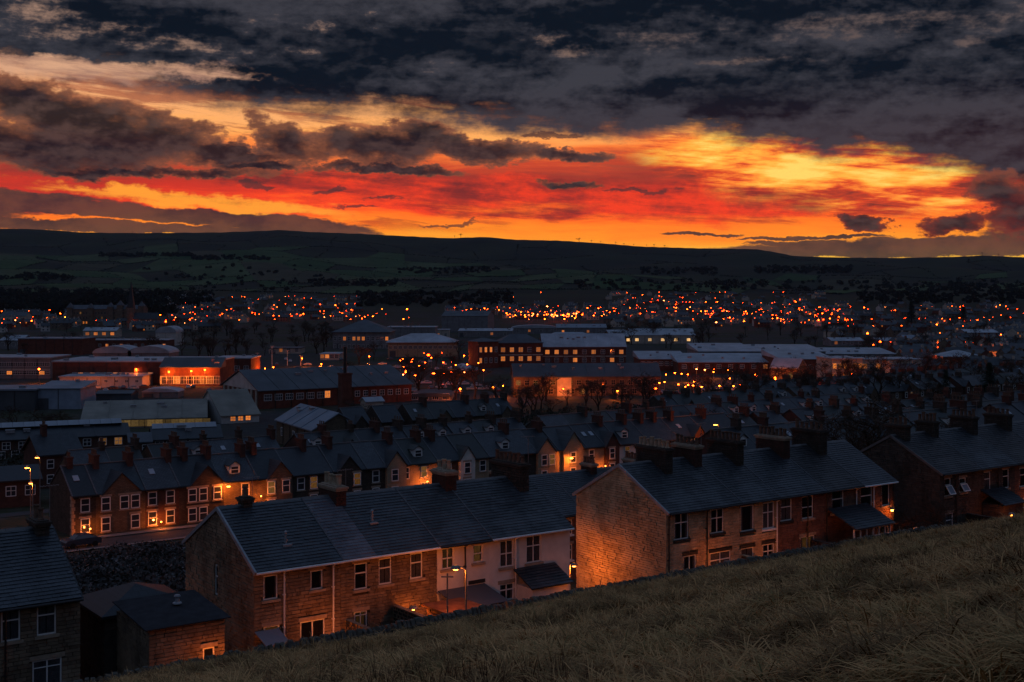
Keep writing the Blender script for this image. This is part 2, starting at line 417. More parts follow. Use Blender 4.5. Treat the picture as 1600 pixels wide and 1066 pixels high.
MT['lamp_dim'] = M_emit('lit_shopfront', (1, .55, .2), 1.3)
MT['wall_blue'] = M_flat('pale_blue_cladding', (.26, .32, .40), .6, .3, .2, .3)
MT['lamp_near'] = M_emit('sodium_lamp_glow', (1, .24, .03), 26, False)
MT['rust'] = M_flat('rusty_sheet', (.16, .07, .035), .85, .2, .4, 2)
MT['lamp_mid'] = M_emit('sodium_lamp_glow_mid', (1, .065, .004), 70, False)
MT['lamp_far'] = M_emit('distant_sodium_lamp_glow', (1, .070, .003), 50, False)
MT['lamp_red'] = M_emit('deep_orange_lamp_glow', (1, .034, .0012), 42, False)
MT['lamp_white'] = M_emit('pale_lamp_glow', (1, .22, .045), 34, False)
MT['steel'] = M_flat('galvanised_steel', (.22, .22, .22), .55, .5, .3, 5, .5)
MT['wood'] = M_flat('weathered_timber', (.26, .17, .10), .85, .2, .4, 6)
MT['wood_y'] = M_flat('pale_timber', (.36, .27, .10), .85, .2, .35, 6)
MT['felt'] = M_flat('roofing_felt', (.035, .035, .04), .9, .2, .4, 2)
MT['asphalt'] = M_flat('asphalt', (.05, .05, .052), .85, .3, .3, .8, bmp=.3)
MT['paving'] = M_flat('paving', (.20, .19, .18), .9, .2, .3, 1.2)
MT['bark'] = M_flat('bark', (.045, .036, .03), .95, .1, .4, 5)
MT['twig'] = M_flat('winter_twigs', (.075, .05, .036), .95, .1, .4, 2)
MT['needle'] = M_piece('conifer_needles', [(.018, .03, .018), (.03, .045, .025), (.02, .035, .02)], .9, 1)
MT['scrub'] = M_piece('bramble_leaves', [(.03, .028, .02), (.06, .052, .045), (.22, .21, .215), (.04, .034, .028), (.12, .11, .11), (.05, .045, .04)], .8, .22, .3, .9)
MT['deadleaf'] = M_piece('dead_bramble', [(.05, .028, .018), (.10, .05, .03), (.07, .045, .028), (.13, .08, .05)], .9, .8)
MT['glass_car'] = M_flat('car_glass', (.05, .07, .09), .08, .9, .05)
MT['hedge'] = M_piece('hedge_leaves', [(.02, .026, .016), (.035, .04, .024), (.05, .045, .03)], .9, .5)
MT['moor_hedge'] = M_flat('far_hedge', (.028, .030, .022), .95, 0, .4, .02)
MT['moor_hedge2'] = M_flat('far_hawthorn', (.022, .026, .016), .95, 0, .4, .02)
MT['roof_pale'] = M_flat('pale_metal_roof', (.36, .39, .43), .5, .4, .3, .15)
MT['roof_blue'] = M_flat('blue_grey_metal_roof', (.19, .23, .28), .5, .4, .25, .15)
MT['roof_beige'] = M_flat('beige_sheet_roof', (.25, .23, .19), .7, .3, .3, .2)
MT['roof_dark'] = M_flat('dark_sheet_roof', (.07, .078, .09), .6, .4, .3, .15)
MT['wall_white'] = M_flat('white_cladding', (.55, .53, .50), .7, .3, .2, .3)
MT['wall_grey'] = M_flat('grey_cladding', (.20, .20, .21), .7, .3, .3, .3)
MT['wall_pale'] = M_flat('pale_render', (.48, .43, .36), .85, .2, .25, .5)
MT['wall_red'] = M_flat('red_brick_far', (.15, .055, .038), .9, .2, .35, .5)
MT['wall_stone'] = M_flat('stone_far', (.17, .13, .095), .9, .2, .4, .5)
MT['car_pale'] = M_flat('silver_car_paint', (.42, .44, .47), .3, .6, .05)
MT['car_dark'] = M_flat('dark_blue_car_paint', (.03, .04, .06), .25, .6, .05)
MT['car_red'] = M_flat('dark_red_car_paint', (.14, .02, .018), .3, .6, .05)
MT['tyre'] = M_flat('tyre_rubber', (.015, .015, .015), .9)
def M_ground():
    m, b = new_mat('ground_cover'); g = E.T.nodes.new('ShaderNodeNewGeometry'); x, y, z = sep(E(g.outputs['Position']))
    r = mth('SQRT', x * x + y * y)
    n1 = noise(xyz(x * .02, y * .02, 0), 1, 6, .6); n2 = noise(xyz(x * .0025, y * .0035, 5), 1, 6, .6)
    n3 = noise(xyz(x * .25, y * .25, 0), 1, 5, .6)
    town = mixc(sstep(n1, .42, .6), (.045, .045, .046), (.035, .042, .022))
    town = mixc(sstep(n3, .5, .7) * .6, town, (.09, .085, .08))
    moor = mixc(sstep(n2, .35, .65), (.026, .024, .019), (.04, .043, .022))
    moor = mixc(sstep(noise(xyz(x * .012, y * .03, 2), 1, 5, .7), .4, .7) * .5, moor, (.055, .045, .03))
    put(b.inputs['Base Color'], mixc(sstep(r, 1200, 2300), town, moor)); b.inputs['Roughness'].default_value = .95; b.inputs['Specular IOR Level'].default_value = .1
    return m
MT['ground'] = M_ground()
def M_field():
    m, b = new_mat('rough_pasture'); co = objco()
    n1 = noise(co, .35, 6, .65); n2 = noise(co, 3.0, 6, .7)
    c = mixc(sstep(n1, .38, .62), (.13, .085, .04), (.045, .05, .02))
    c = mixc(sstep(n2, .4, .65) * .8, c, (.035, .027, .017))
    put(b.inputs['Base Color'], c); b.inputs['Roughness'].default_value = .95; b.inputs['Specular IOR Level'].default_value = .1
    bump(b, noise(co, 5, 6, .7), 1.0, .15)
    return m
MT['field'] = M_field()
def M_blade(name, straw, green, bias):
    m, b = new_mat(name); g = E.T.nodes.new('ShaderNodeNewGeometry'); pos = E(g.outputs['Position'])
    n1 = noise(pos, .30, 5, .65)
    c = mixc(sstep(n1 + (island() - .5) * .25 + (orand() - .5) * .45, .40 + bias, .62 + bias), straw, green)
    c = mixc(lstep(island(), .3, 1, 0, .5), c, tuple(q * 1.6 for q in straw))
    c = mixc(sstep(noise(pos, .8, 5, .65), .47, .58) * .85, c, tuple(q * .22 for q in straw))
    c = mixc(sstep(noise(pos, .11, 3, .5), .46, .66) * .4, c, tuple(q * .4 for q in straw))
    put(b.inputs['Base Color'], c); b.inputs['Roughness'].default_value = .8; b.inputs['Specular IOR Level'].default_value = .15
    return m
MT['blade'] = M_blade('grass_blades', (.50, .255, .095), (.12, .11, .035), .0)
MT['tussock'] = M_blade('tussock_blades', (.60, .32, .125), (.18, .135, .045), .02)
MT['stalk'] = M_blade('dead_stalks', (.17, .08, .04), (.12, .07, .04), 0)

# ------------------------------------------------------------------ ground sheets
def sheet(name, xs, ys, mat, conv, **kw):
    A, B = np.meshgrid(xs, ys)
    X, Y = conv(A, B)
    Z = gz(X, Y)
    vs = np.stack([X, Y, Z], -1).reshape(-1, 3)
    n, m = len(xs), len(ys)
    i = np.arange(n - 1)[None, :] + n * np.arange(m - 1)[:, None]
    fs = np.stack([i, i + 1, i + n + 1, i + n], -1).reshape(-1, 4)
    me = bpy.data.meshes.new(name)
    me.vertices.add(len(vs)); me.vertices.foreach_set('co', vs.ravel())
    me.loops.add(fs.size); me.loops.foreach_set('vertex_index', fs.ravel().astype(np.int32))
    me.polygons.add(len(fs)); me.polygons.foreach_set('loop_start', np.arange(0, fs.size, 4, dtype=np.int32))
    me.update(calc_edges=True); me.validate()
    me.polygons.foreach_set('use_smooth', np.ones(len(fs), bool))
    me.materials.append(mat)
    return obj(name, me, None, **kw)
def conv_ab(a, b): return a * D1[0] + b * D2[0], a * D1[1] + b * D2[1]
xs = np.unique(np.concatenate([np.arange(-60, 260, 5.), np.arange(260, 1200, 20.), np.arange(-800, -60, 20.), np.arange(1200, 7220, 40.), np.arange(-1520, -800, 40.)]))
ys = np.unique(np.concatenate([NB[9:20], np.arange(50, 320, 5.), np.arange(320, 1200, 20.), np.arange(1200, 6720, 40.)]))
sheet('ground', xs, ys, MT['ground'], conv_ab, kind='structure')
xs = np.unique(np.concatenate([np.arange(-60, 130, .6), np.arange(130, 1000, 12.), np.arange(-900, -60, 12.)]))
ys = np.unique(np.concatenate([np.arange(-20, 49.6, .6), [49.6], np.arange(-400, -20, 10.)]))
sheet('hillside_field', xs, ys, MT['field'], conv_ab, kind='structure')

def strip(name, mat, a0, a1, b0, b1, lift, kind='structure', da=3.0):
    n = max(2, int(abs(a1 - a0) / da) + 1); m = max(2, int(abs(b1 - b0) / da) + 1)
    mb = MB(); g = []
    for j in range(m):
        for i in range(n):
            x, y = ab(a0 + (a1 - a0) * i / (n - 1), b0 + (b1 - b0) * j / (m - 1)); g.append((x, y, gzf(x, y) + lift))
    mb.add(g, [(j * n + i, j * n + i + 1, (j + 1) * n + i + 1, (j + 1) * n + i) for j in range(m - 1) for i in range(n - 1)])
    return obj(name, mb, None, mat, kind=kind)
strip('street', MT['asphalt'], -40, 260, 142.5, 148.5, .05)
strip('street', MT['asphalt'], -40, 260, 180, 186, .05)
strip('back_lane', MT['asphalt'], 0, 180, 50.3, 54.2, .02)
strip('side_street', MT['asphalt'], 10, 16.5, 66, 142, .05)
strip('pavement', MT['paving'], -40, 260, 148.6, 150.2, .14)
strip('pavement', MT['paving'], -40, 260, 140.6, 142.4, .14)
strip('yard_paving', MT['paving'], 17.5, 110, 54.3, 55.7, .03)

# ------------------------------------------------------------------ houses: shared pieces
def win_frame_mesh(w, h, style, mat):
    """a window frame centred on x=0, sill line at z=0, standing in the opening between y=.05 and y=.10"""
    mb = MB(); f = .065
    def bar(x0, x1, z0, z1, y0=.05, y1=.10): mb.box(x0, x1, y0, y1, z0, z1)
    bar(-w / 2, -w / 2 + f, 0, h); bar(w / 2 - f, w / 2, 0, h)
    bar(-w / 2 + f, w / 2 - f, 0, f, .045); bar(-w / 2 + f, w / 2 - f, h - f, h, .045)
    if 's' in style: bar(-w / 2 + f, w / 2 - f, h * .62 - .03, h * .62 + .03, .04)       # transom
    if 'h' in style: bar(-w / 2 + f, w / 2 - f, h * .5 - .03, h * .5 + .03, .04)         # sash meeting rail
    if 'm' in style: bar(-.03, .03, f, h - f, .052)                                       # mullion
    if 'q' in style:
        bar(-w / 2 + f, w / 2 - f, h * .78 - .02, h * .78 + .02, .053); bar(-.02, .02, f, h - f, .053)
    if 't' in style:
        for q in (-w / 6, w / 6): bar(q - .025, q + .025, f, h - f, .052)
    return mb
MESHES = {}
def cached(key, fn):
    if key not in MESHES: MESHES[key] = fn()
    return MESHES[key]
def pane_mesh(w, h):
    return cached(('pane', round(w, 2), round(h, 2)), lambda: MB().box(-w / 2 + .05, w / 2 - .05, .072, .084, .05, h - .05).mesh('pane', MT['glass']))
def window(par, x, z, w, h, style='s', frame='white', lit=None, curtain=0, lintel=None, sill=None, proud=.0, label=None, M=None):
    """window > pane, room, curtain, lintel, sill"""
    w = round(w, 2); h = round(h, 2)
    me = cached(('wf', w, h, style, frame), lambda: win_frame_mesh(w, h, style, 0).mesh('window', MT[frame]))
    o = obj('window', me, par, loc=(x, -proud, z))
    if M is not None: o.matrix_local = M @ Matrix.Translation((x, -proud, z))
    obj('pane', pane_mesh(w, h), o)
    back = 'dark_panel' if lit is None else lit  # unlit windows are backed by a black panel in place of room darkness
    me = cached(('back', w, h, back), lambda: MB().box(-w / 2, w / 2, .128, .138, 0, h).mesh('room_panel', MT[back]))
    obj('blind' if lit else 'room_panel', me, o)
    if curtain:
        def cm(sg_):
            mb = MB()
            n = 9
            for sgn in (sg_,):
                x0 = sgn * (w / 2 - .05); x1 = sgn * w / 2 * (1 - (.38 if curtain == 1 else .95))
                for i in range(n):
                    a = x0 + (x1 - x0) * i / n; b = x0 + (x1 - x0) * (i + 1) / n
                    y0, y1 = (.098, .112) if i % 2 else (.112, .098)
                    mb.add([(a, y0, .05), (b, y1, .05), (b, y1, h - .05), (a, y0, h - .05)], [(0, 1, 2, 3)])
            return mb.mesh('curtain', MT['curtain'])
        for sg_ in (-1, 1): obj('curtain', cached(('cur', w, h, curtain, sg_), lambda: cm(sg_)), o)
    if lintel:
        me = cached(('lin', w, h, lintel), lambda: MB().box(-w / 2 - .13, w / 2 + .13, -.02, .12, h + .01, h + .21).mesh('lintel', MT[lintel]))
        obj('lintel', me, o)
    if sill:
        me = cached(('sil', w, sill), lambda: MB().box(-w / 2 - .12, w / 2 + .12, -.09, .12, -.14, -.005).mesh('sill', MT[sill]))
        obj('sill', me, o)
    if label: o['label'] = label
    return o
def stone_rows(mb, O, ex, ey, en, span, H, rects, ch=.165, lmin=.22, lmax=.55, proud=(.0, .035), z0=0.0, joint=.022, m=0):
    """courses of separate blocks on a wall plane; span(t) gives (s0, s1) at height t, rects are openings (s0,s1,t0,t1)"""
    t = z0
    while t < H - .02:
        hh = ch * random.uniform(.85, 1.18); t2 = min(t + hh, H)
        s0, s1 = span((t + t2) / 2)
        cuts = []
        for r in rects:
            if r[2] < t2 - .015 and r[3] > t + .015: cuts.append((r[0], r[1]))
        cuts.sort(); segs = []; c = s0
        for q in cuts:
            if q[0] > c + .03: segs.append((c, min(q[0], s1)))
            c = max(c, q[1])
        if c < s1 - .03: segs.append((c, s1))
        for a, b in segs:
            s = a
            while s < b - .01:
                e = s + random.uniform(lmin, lmax)
                if b - e < lmin * .7: e = b
                p0 = random.uniform(*proud); p1 = p0 + random.uniform(-.006, .006)
                mb.obox(O, ex, ey, en, s + joint / 2, e - joint / 2, t + joint / 2, t2 - joint / 2, -.13, p0, m, dt=(p0, p1))
                s = e
        t = t2
def slate_rows(mb, O, ex, ey, en, s0, s1, L, course=.235, wid=.34, m=0, jitter=.012):
    """overlapping slates, eave at t=0, ridge at t=L; the exposed lower edge of each stands proud"""
    n = int(L / course); course = L / n
    for k in range(n):
        off = (k % 2) * wid / 2
        s = s0 - off
        while s < s1 - .01:
            a = max(s, s0); b = min(s + wid, s1)
            if b - a > .04:
                j = random.uniform(-jitter, jitter)
                t0 = k * course + j * .6; t1 = (k + 1) * course + .02
                h = .042 + random.uniform(-.006, .012)
                mb.obox(O, ex, ey, en, a + .004, b - .004, t0, t1, 0, 0, m, dt=(h, .016))
            s += wid
def pot_mesh(kind):
    def f():
        mb = MB()
        mb.lathe((0, 0, 0), [(.145, 0), (.15, .06), (.115, .12), (.105, .42), (.135, .45), (.14, .53), (.10, .54), (.085, .48)] if kind == 0 else
                 [(.13, 0), (.12, .5), (.15, .54), (.15, .60), (.10, .61), (.085, .5)], 10)
        return mb
    return f
def chimney(par, x, y, z, la, lb, h, npots, wall='core_brick', pot='pot', rows=1, blocks=True, label=None):
    """chimney stack > chimney_pot; la along the street, lb across it"""
    mb = MB()
    if blocks:
        mb.box(x - la / 2 + .1, x + la / 2 - .1, y - lb / 2 + .1, y + lb / 2 - .1, z - 1.1, z + h - .24, 1)
        for O, ex, en, L in (((x - la / 2, y - lb / 2, z - 1.1), (1, 0, 0), (0, -1, 0), la), ((x - la / 2, y + lb / 2, z - 1.1), (0, -1, 0), (-1, 0, 0), lb), ((x + la / 2, y - lb / 2, z - 1.1), (0, 1, 0), (1, 0, 0), lb)):
            stone_rows(mb, O, ex, (0, 0, 1), en, lambda t, L=L: (0, L), h + 1.1 - .24, [], .12, .18, .3, (.0, .008), m=0)
        for v in (0,): pass
    else:
        mb.box(x - la / 2, x + la / 2, y - lb / 2, y + lb / 2, z - 1.1, z + h - .24, 0)
    o = obj('chimney', mb, par, [MT[wall], MT['mortar']])
    cap = MB()
    cap.box(x - la / 2 - .05, x + la / 2 + .05, y - lb / 2 - .05, y + lb / 2 + .05, z + h - .26, z + h - .15)
    cap.box(x - la / 2 - .10, x + la / 2 + .10, y - lb / 2 - .10, y + lb / 2 + .10, z + h - .15, z + h - .04)
    cap.box(x - la / 2 + .02, x + la / 2 - .02, y - lb / 2 + .02, y + lb / 2 - .02, z + h - .04, z + h + .02)
    obj('capping', cap, o, [MT['stonetrim' if wall != 'core_dark' else 'core_dark']])
    pm = [cached(('pot', k, pot), lambda k=k: pot_mesh(k)().mesh('chimney_pot', MT[pot])) for k in (0, 1)]
    for i in range(npots):
        yy = y - lb / 2 + lb * (i + .5) / npots if lb >= la else y
        xx = x if lb >= la else x - la / 2 + la * (i + .5) / npots
        p = obj('chimney_pot', pm[random.random() < .35], o, loc=(xx, yy, z + h), rz=random.uniform(0, 6))
        s = random.uniform(.85, 1.15); p.scale = (1, 1, s)
    if label: o['label'] = label
    return o
DEP, RISE = 8.75, 2.35                            # depth of a terrace house and rise of its roof
def near_house(a0, a1, zg, eave, label, wins, face='stone', lg=False, roofs=None, chims=(), pipes=(), gutter='white',
               verge=True, b0=55.8, depth=DEP, rise=RISE, group=None, core='core_stone', doors=(), bands=False, end=False, band_mat='slate', found=3.2):
    """one house of a stone terrace. local frame: x along the row, y away from the field, z up from the yard"""
    x0, y0 = ab(a0, b0)
    W_ = a1 - a0; H = eave
    t = thing('terraced_house', label, 'house', (x0, y0, zg), YAW, group)
    # core
    mb = MB(); D = depth
    xa = .13 if lg else .004
    poly = [(0.13, -found), (D - .004, -found), (D - .004, H - .05), (D / 2, H + rise - .07), (0.13, H + .02)]
    vs = [(x, p, q) for x in (xa, W_ - .004) for p, q in poly]; n = 5
    mb.add(vs, [tuple(range(n)), tuple(range(n, 2 * n))[::-1]] + [(i, n + i, n + (i + 1) % n, (i + 1) % n) for i in range(n)], 0)
    wall = obj('wall', mb, t, [MT[core]])
    rects = []
    for wdw in wins:
        x, z, w, h = wdw[:4]; rects.append((x - w / 2, x + w / 2, z, z + h)); rects.append((x - w / 2 - .13, x + w / 2 + .13, z + h + .01, z + h + .21)); rects.append((x - w / 2 - .12, x + w / 2 + .12, z - .14, z))
    for dr in doors:
        x, w, h = dr[:3]; rects.append((x - w / 2, x + w / 2, -.3, h)); rects.append((x - w / 2 - .14, x + w / 2 + .14, h + .01, h + .23))
    sb = MB()
    if face == 'cream':                            # rendered front: big smooth panels cut round the openings
        xs_ = sorted({0, W_} | {r[0] for r in rects} | {r[1] for r in rects}); zs_ = sorted({-found, H + .0} | {r[2] for r in rects} | {min(r[3], H) for r in rects})
        for i in range(len(xs_) - 1):
            for j in range(len(zs_) - 1):
                cx_, cz_ = (xs_[i] + xs_[i + 1]) / 2, (zs_[j] + zs_[j + 1]) / 2
                if 0 < cx_ < W_ and cz_ < H and not any(r[0] < cx_ < r[1] and r[2] < cz_ < r[3] for r in rects):
                    sb.box(max(0, xs_[i]), min(W_, xs_[i + 1]), 0, .128, zs_[j], zs_[j + 1])
        obj('render_coat', sb, wall, [MT['cream']])
    else:
        stone_rows(sb, (0, 0, 0), (1, 0, 0), (0, 0, 1), (0, -1, 0), lambda q: (0, W_), H, rects, z0=-.9)
        obj('stonework', sb, wall, [MT[face]], kind='stuff')
    if lg:
        gb = MB()
        def span(q):
            if q <= H: return (0, D)
            k = min(1, (q - H) / rise); return (D / 2 * k, D - D / 2 * k)
        holes = [(D - wdw[0] - wdw[2] / 2, D - wdw[0] + wdw[2] / 2, wdw[1], wdw[1] + wdw[3]) for wdw in (lg if isinstance(lg, (list, tuple)) else [])]
        stone_rows(gb, (0, D, 0), (0, -1, 0), (0, 0, 1), (-1, 0, 0), span, H + rise - .1, holes, .16 if face != 'buff' else .15, .24, .6, (.0, .05), z0=-found + .2)
        obj('gable_stonework', gb, wall, [MT[face]], kind='stuff')
        for wdw in (lg if isinstance(lg, (list, tuple)) else []):
            y, z, w, h = wdw[:4]
            M = Matrix.Rotation(-PI / 2, 4, 'Z')
            o = window(t, 0, 0, w, h, 's', lit=None, curtain=1)
            o.matrix_local = Matrix.Translation((0.0, y, z)) @ M
    # roof
    ov = .28; sl = rise / (D / 2); L = math.hypot(D / 2 + ov, (D / 2 + ov) * sl); c = (D / 2 + ov) / L; s = c * sl
    rb = MB(); th = .09
    for sgn in (0, 1):
        O = (0, -ov, H - ov * sl) if not sgn else (W_, D + ov, H - ov * sl)
        ex = (1, 0, 0) if not sgn else (-1, 0, 0); ey = (0, c, s) if not sgn else (0, -c, s); en = (0, -s, c) if not sgn else (0, s, c)
        rb.obox(O, ex, ey, en, -.06 if (lg and not sgn) else 0, W_ + (.06 if end or (lg and sgn) else 0), 0, L, .0, th * .6)
    roof = obj('roof', rb, t, [MT['slate_far']])
    O = (0, -ov - s * .054, H - ov * sl + c * .054)
    for (r0, r1, rm) in (roofs or [(0, W_, random.choice(('slate', 'slate_b', 'slate_c', 'slate')))]):
        sm = MB(); slate_rows(sm, O, (1, 0, 0), (0, c, s), (0, -s, c), r0 + .002, r1 - .002, L - .03)
        obj('slating', sm, roof, [MT[rm]], kind='stuff')
    rg = MB(); x = 0.0
    while x < W_ - .05:                            # ridge tiles, each a low saddle
        e = min(W_, x + .45); zz = H + rise + .10 + random.uniform(0, .014); q = .17
        rg.add([(x + .006, D / 2 - q, zz - .11), (x + .006, D / 2, zz), (x + .006, D / 2 + q, zz - .11), (e - .006, D / 2 - q, zz - .11), (e - .006, D / 2, zz), (e - .006, D / 2 + q, zz - .11)],
               [(0, 3, 4, 1), (1, 4, 5, 2), (0, 1, 2), (3, 5, 4)]); x = e
    obj('ridge_capping', rg, roof, [MT['ridge']])
    if verge:
        vb = MB()
        for sgn in (0, 1):
            ey = (0, c, s) if not sgn else (0, -c, s); en = (0, -s, c) if not sgn else (0, s, c)
            O2 = (0, -ov, H - ov * sl) if not sgn else (0, D + ov, H - ov * sl)
            if lg: vb.obox(O2, (1, 0, 0), ey, en, -.11, .0, -.02, L + .02, -.10, .085)
            elif not sgn: vb.obox(O2, (1, 0, 0), ey, en, -.05, .05, -.02, L + .02, .0, .11)
        obj('verge_strip', vb, roof, [MT['flash' if not lg else 'lead'] if lg != 'dull' else MT['ridge']])
    g = MB(); g.tube((-.02, -ov - .07, H - ov * sl - .02), (W_ + .02, -ov - .07, H - ov * sl - .03), .065, n=8); g.box(0, W_, -.05, -.005, H - .22, H - .06)
    obj('gutter', g, t, [MT[gutter]])
    for x, col, zb in pipes:
        p = MB(); p.tube((x, -.11, zb), (x, -.11, H - .35), .045, n=8); p.tube((x, -.11, H - .35), (x, -ov - .07, H - ov * sl - .06), .045, n=8)
        for zz in (.4, 2.0, 3.6):
            if zz > zb: p.box(x - .075, x + .075, -.12, .0, zz, zz + .05)
        obj('downpipe', p, t, [MT[col]])
    for (x, la, lb, h, npots, wl, pt) in chims:
        h = h - (.42 if h > .9 else .3); la = la * .85
        co_ = chimney(roof, x, D / 2, H + rise, la, lb, h, npots, wl, pt)
        if random.random() < .6:
            am = MB(); bx_, by_, bz_ = x + la / 2 + .05, D / 2 - lb / 2 + .15, H + rise; tp_ = bz_ + h + random.uniform(.9, 1.7)
            am.tube((bx_, by_, bz_), (bx_, by_, tp_), .018, n=5); am.tube((bx_ - .45, by_ - .1, tp_ - .06), (bx_ + .45, by_ + .1, tp_ - .06), .014, n=4)
            for q in range(6): am.box(bx_ - .4 + q * .15, bx_ - .385 + q * .15, by_ - .28 + q * .02, by_ + .24 - q * .02, tp_ - .065, tp_ - .05)
            obj('aerial', am, co_, MT['steel'], kind='stuff')
    for wdw in wins:
        x, z, w, h = wdw[:4]; kw = wdw[4] if len(wdw) > 4 else {}
        window(t, x, z, w, h, **{**dict(style='s', lintel='stonetrim', sill='stonetrim', curtain=random.choice((0, 1, 1, 2))), **kw})
    for dr in doors:
        x, w, h = dr[:3]; style = dr[3] if len(dr) > 3 else 'm'
        o = window(t, x, .04, w, h - .04, style, lintel=dr[4] if len(dr) > 4 else 'stonetrim', curtain=0)
        o.name = 'glazed_door'
    return t
def vent(par_label, a, b, zg, H, t_frac, label):
    """a small soil vent with a slate flashing on a roof slope"""
    bb = 55.8 - .28 + (DEP / 2 + .28) * t_frac
    x, y = ab(a, bb); z = zg + H + (bb - 55.8) * RISE / (DEP / 2) + .03
    mb = MB(); mb.tube((0, 0, -.05), (0, 0, .62), .07, n=9); mb.tube((0, 0, .62), (0, 0, .70), .10, .03, n=9)
    mb.box(-.24, .24, -.26, .12, -.08, .03)
    t = obj('roof_vent', mb, None, [MT['lead']], (x, y, z), YAW)
    t['label'] = label; t['category'] = 'vent'
ZG = CZ - 18.4; EV = 5.05
def px(a0, *ws, b=55.8, zg=ZG):
    """photo measurements (u, v top, v bottom, width px) on the plane b, turned into metres along a house that starts at a0"""
    out = []
    for w in ws:
        u, v0, v1, wd = w[:4]
        a, Y = a_at(u, b); aL, _ = a_at(u - wd / 2, b); aR, _ = a_at(u + wd / 2, b)
        out.append((a - a0, z_at(v1, Y) - zg, aR - aL, z_at(v0, Y) - z_at(v1, Y)) + tuple(w[4:]))
    return out
G1 = 'houses of the brown stone terrace above the field wall'
# block 0, bottom left
near_house(12.2, 17.0, ZG, EV, 'stone terraced house in the bottom left corner with its roof against the narrow gap',
           px(12.2, (17, 950, 1002, 30, dict(curtain=2)), (73, 942, 992, 30, dict(curtain=2)), (74, 1030, 1085, 46, dict(style='mq', curtain=2))),
           'stone', chims=[(4.2, .7, 1.4, .7, 2, 'core_dark', 'pot')], pipes=[(1.6, 'gutter_dark', -.3)], gutter='gutter_dark', end=True)
near_house(7.0, 12.2, ZG, EV, 'stone house cut off by the left edge of the picture', [(1.2, 3.1, .9, 1.4), (3.6, 3.1, .9, 1.4)], 'stone', gutter='gutter_dark')
# block 1
near_house(25.3, 30.0, ZG, EV, 'end house of the stone terrace with a dark blank gable and one slit window',
           px(25.3, (423, 899, 937, 22, dict(style='', curtain=1)), (495, 891, 921, 19, dict(style='', curtain=1)), (425, 978, 1003, 24, dict(style='', lit='lit_orange', curtain=0, sill='stonetrim'))),
           'stone', lg=[(4.6, 2.9, .45, 1.55)], chims=[(1.5, .62, .62, .75, 1, 'core_dark', 'pot')],
           pipes=[(1.55, 'white', -.3), (4.25, 'white', -.3)], doors=[(3.15, 1.35, 2.1, 'm')], gutter='white')
near_house(30.0, 35.8, ZG, EV, 'stone terraced house with a pale grey strip of roof tiles',
           px(30.0, (564, 880, 921, 20), (602, 872, 913, 20), (651, 864, 904, 19), (564, 955, 985, 20, dict(style='q', lit='lit_dim'))),
           'stone', roofs=[(0, 1.95, 'slate_grey'), (1.95, 5.8, 'slate')], chims=[(1.9, .7, 1.9, 1.05, 4, 'core_brick', 'pot_buff')], pipes=[], gutter='white')
near_house(35.8, 39.2, ZG, EV, 'narrow cream painted house with a yellow lit upstairs window',
           px(35.8, (700, 856, 889, 19, dict(style='hm', lit='lit_dim', sill='stonetrim')), (747, 851, 879, 15, dict(style='h', lit='lit_dim')), (745, 912, 935, 20, dict(style='s', lintel='darktrim', sill='darktrim'))),
           'cream', chims=[(3.3, .85, 1.5, 1.25, 3, 'core_brick', 'pot_buff')], pipes=[(1.75, 'gutter_dark', -.3)], gutter='gutter_dark', core='core_buff')
near_house(39.2, 44.9, ZG, EV, 'cream painted end house with a slate roofed bay at the back',
           px(39.2, (792, 844, 886, 21, dict(style='hm', curtain=2)), (834, 837, 879, 23, dict(style='sm', curtain=2)), (792, 912, 938, 22, dict(style='sm'))),
           'cream', chims=[(4.6, .75, 3.0, 1.35, 7, 'core_dark', 'pot')], pipes=[(1.75, 'white', -.3)], gutter='white', core='core_buff', end=True)
# block 2
dk = dict(lintel='darktrim', sill='darktrim')
near_house(52.5, 58.9, ZG, EV, 'buff stone end house with a big bare gable glowing orange at its foot',
           px(52.5, (1065, 801, 843, 22, dict(style='sm', **dk)), (1121, 795, 833, 20, dict(style='sm', **dk)), (1078, 868, 900, 20, dict(style='m', **dk)), (1126, 862, 895, 32, dict(style='sm', **dk))),
           'buff', lg=True, chims=[(3.0, .75, 2.9, 1.4, 8, 'core_dark', 'pot_buff'), (6.0, .75, 2.2, 1.35, 6, 'core_brick', 'pot')],
           pipes=[(.12, 'gutter_dark', -.4), (3.4, 'gutter_dark', -.3)], gutter='gutter_dark', core='core_buff')
near_house(58.9, 62.5, ZG, EV, 'buff stone terraced house with black painted window surrounds',
           px(58.9, (1168, 790, 830, 20, dict(style='', **dk)), (1201, 785, 826, 18, dict(style='sm', sill='white')), (1201, 850, 880, 18, dict(style='sm', **dk)), (1168, 856, 880, 20, dict(style='', **dk))),
           'buff', chims=[(3.2, .75, 2.9, 1.4, 8, 'core_dark', 'pot')], pipes=[(3.45, 'white', -.3)], gutter='gutter_dark', core='core_buff')
near_house(62.5, 67.2, ZG, EV, 'dark stone terraced house behind the leafless shrubs with a round mark on its wall',
           px(62.5, (1229, 779, 814, 17, dict(style='s', **dk)), (1262, 775, 810, 18, dict(style='h')), (1262, 838, 862, 22, dict(style='m', lit='lit_dim'))),
           'redstone', chims=[(4.4, .8, 2.6, 1.35, 7, 'core_brick', 'pot')], pipes=[(2.9, 'gutter_dark', -.3)], gutter='gutter_dark')
near_house(67.2, 71.1, ZG, EV, 'red stone terraced house with a pale stone lintel over its upstairs window',
           px(67.2, (1309, 767, 801, 19, dict(style='s', sill='white'))),
           'redstone', chims=[(3.6, .85, 2.7, 1.55, 6, 'core_dark', 'pot')], pipes=[(.15, 'gutter_dark', -.3), (3.3, 'white', 2.0)], gutter='gutter_dark')
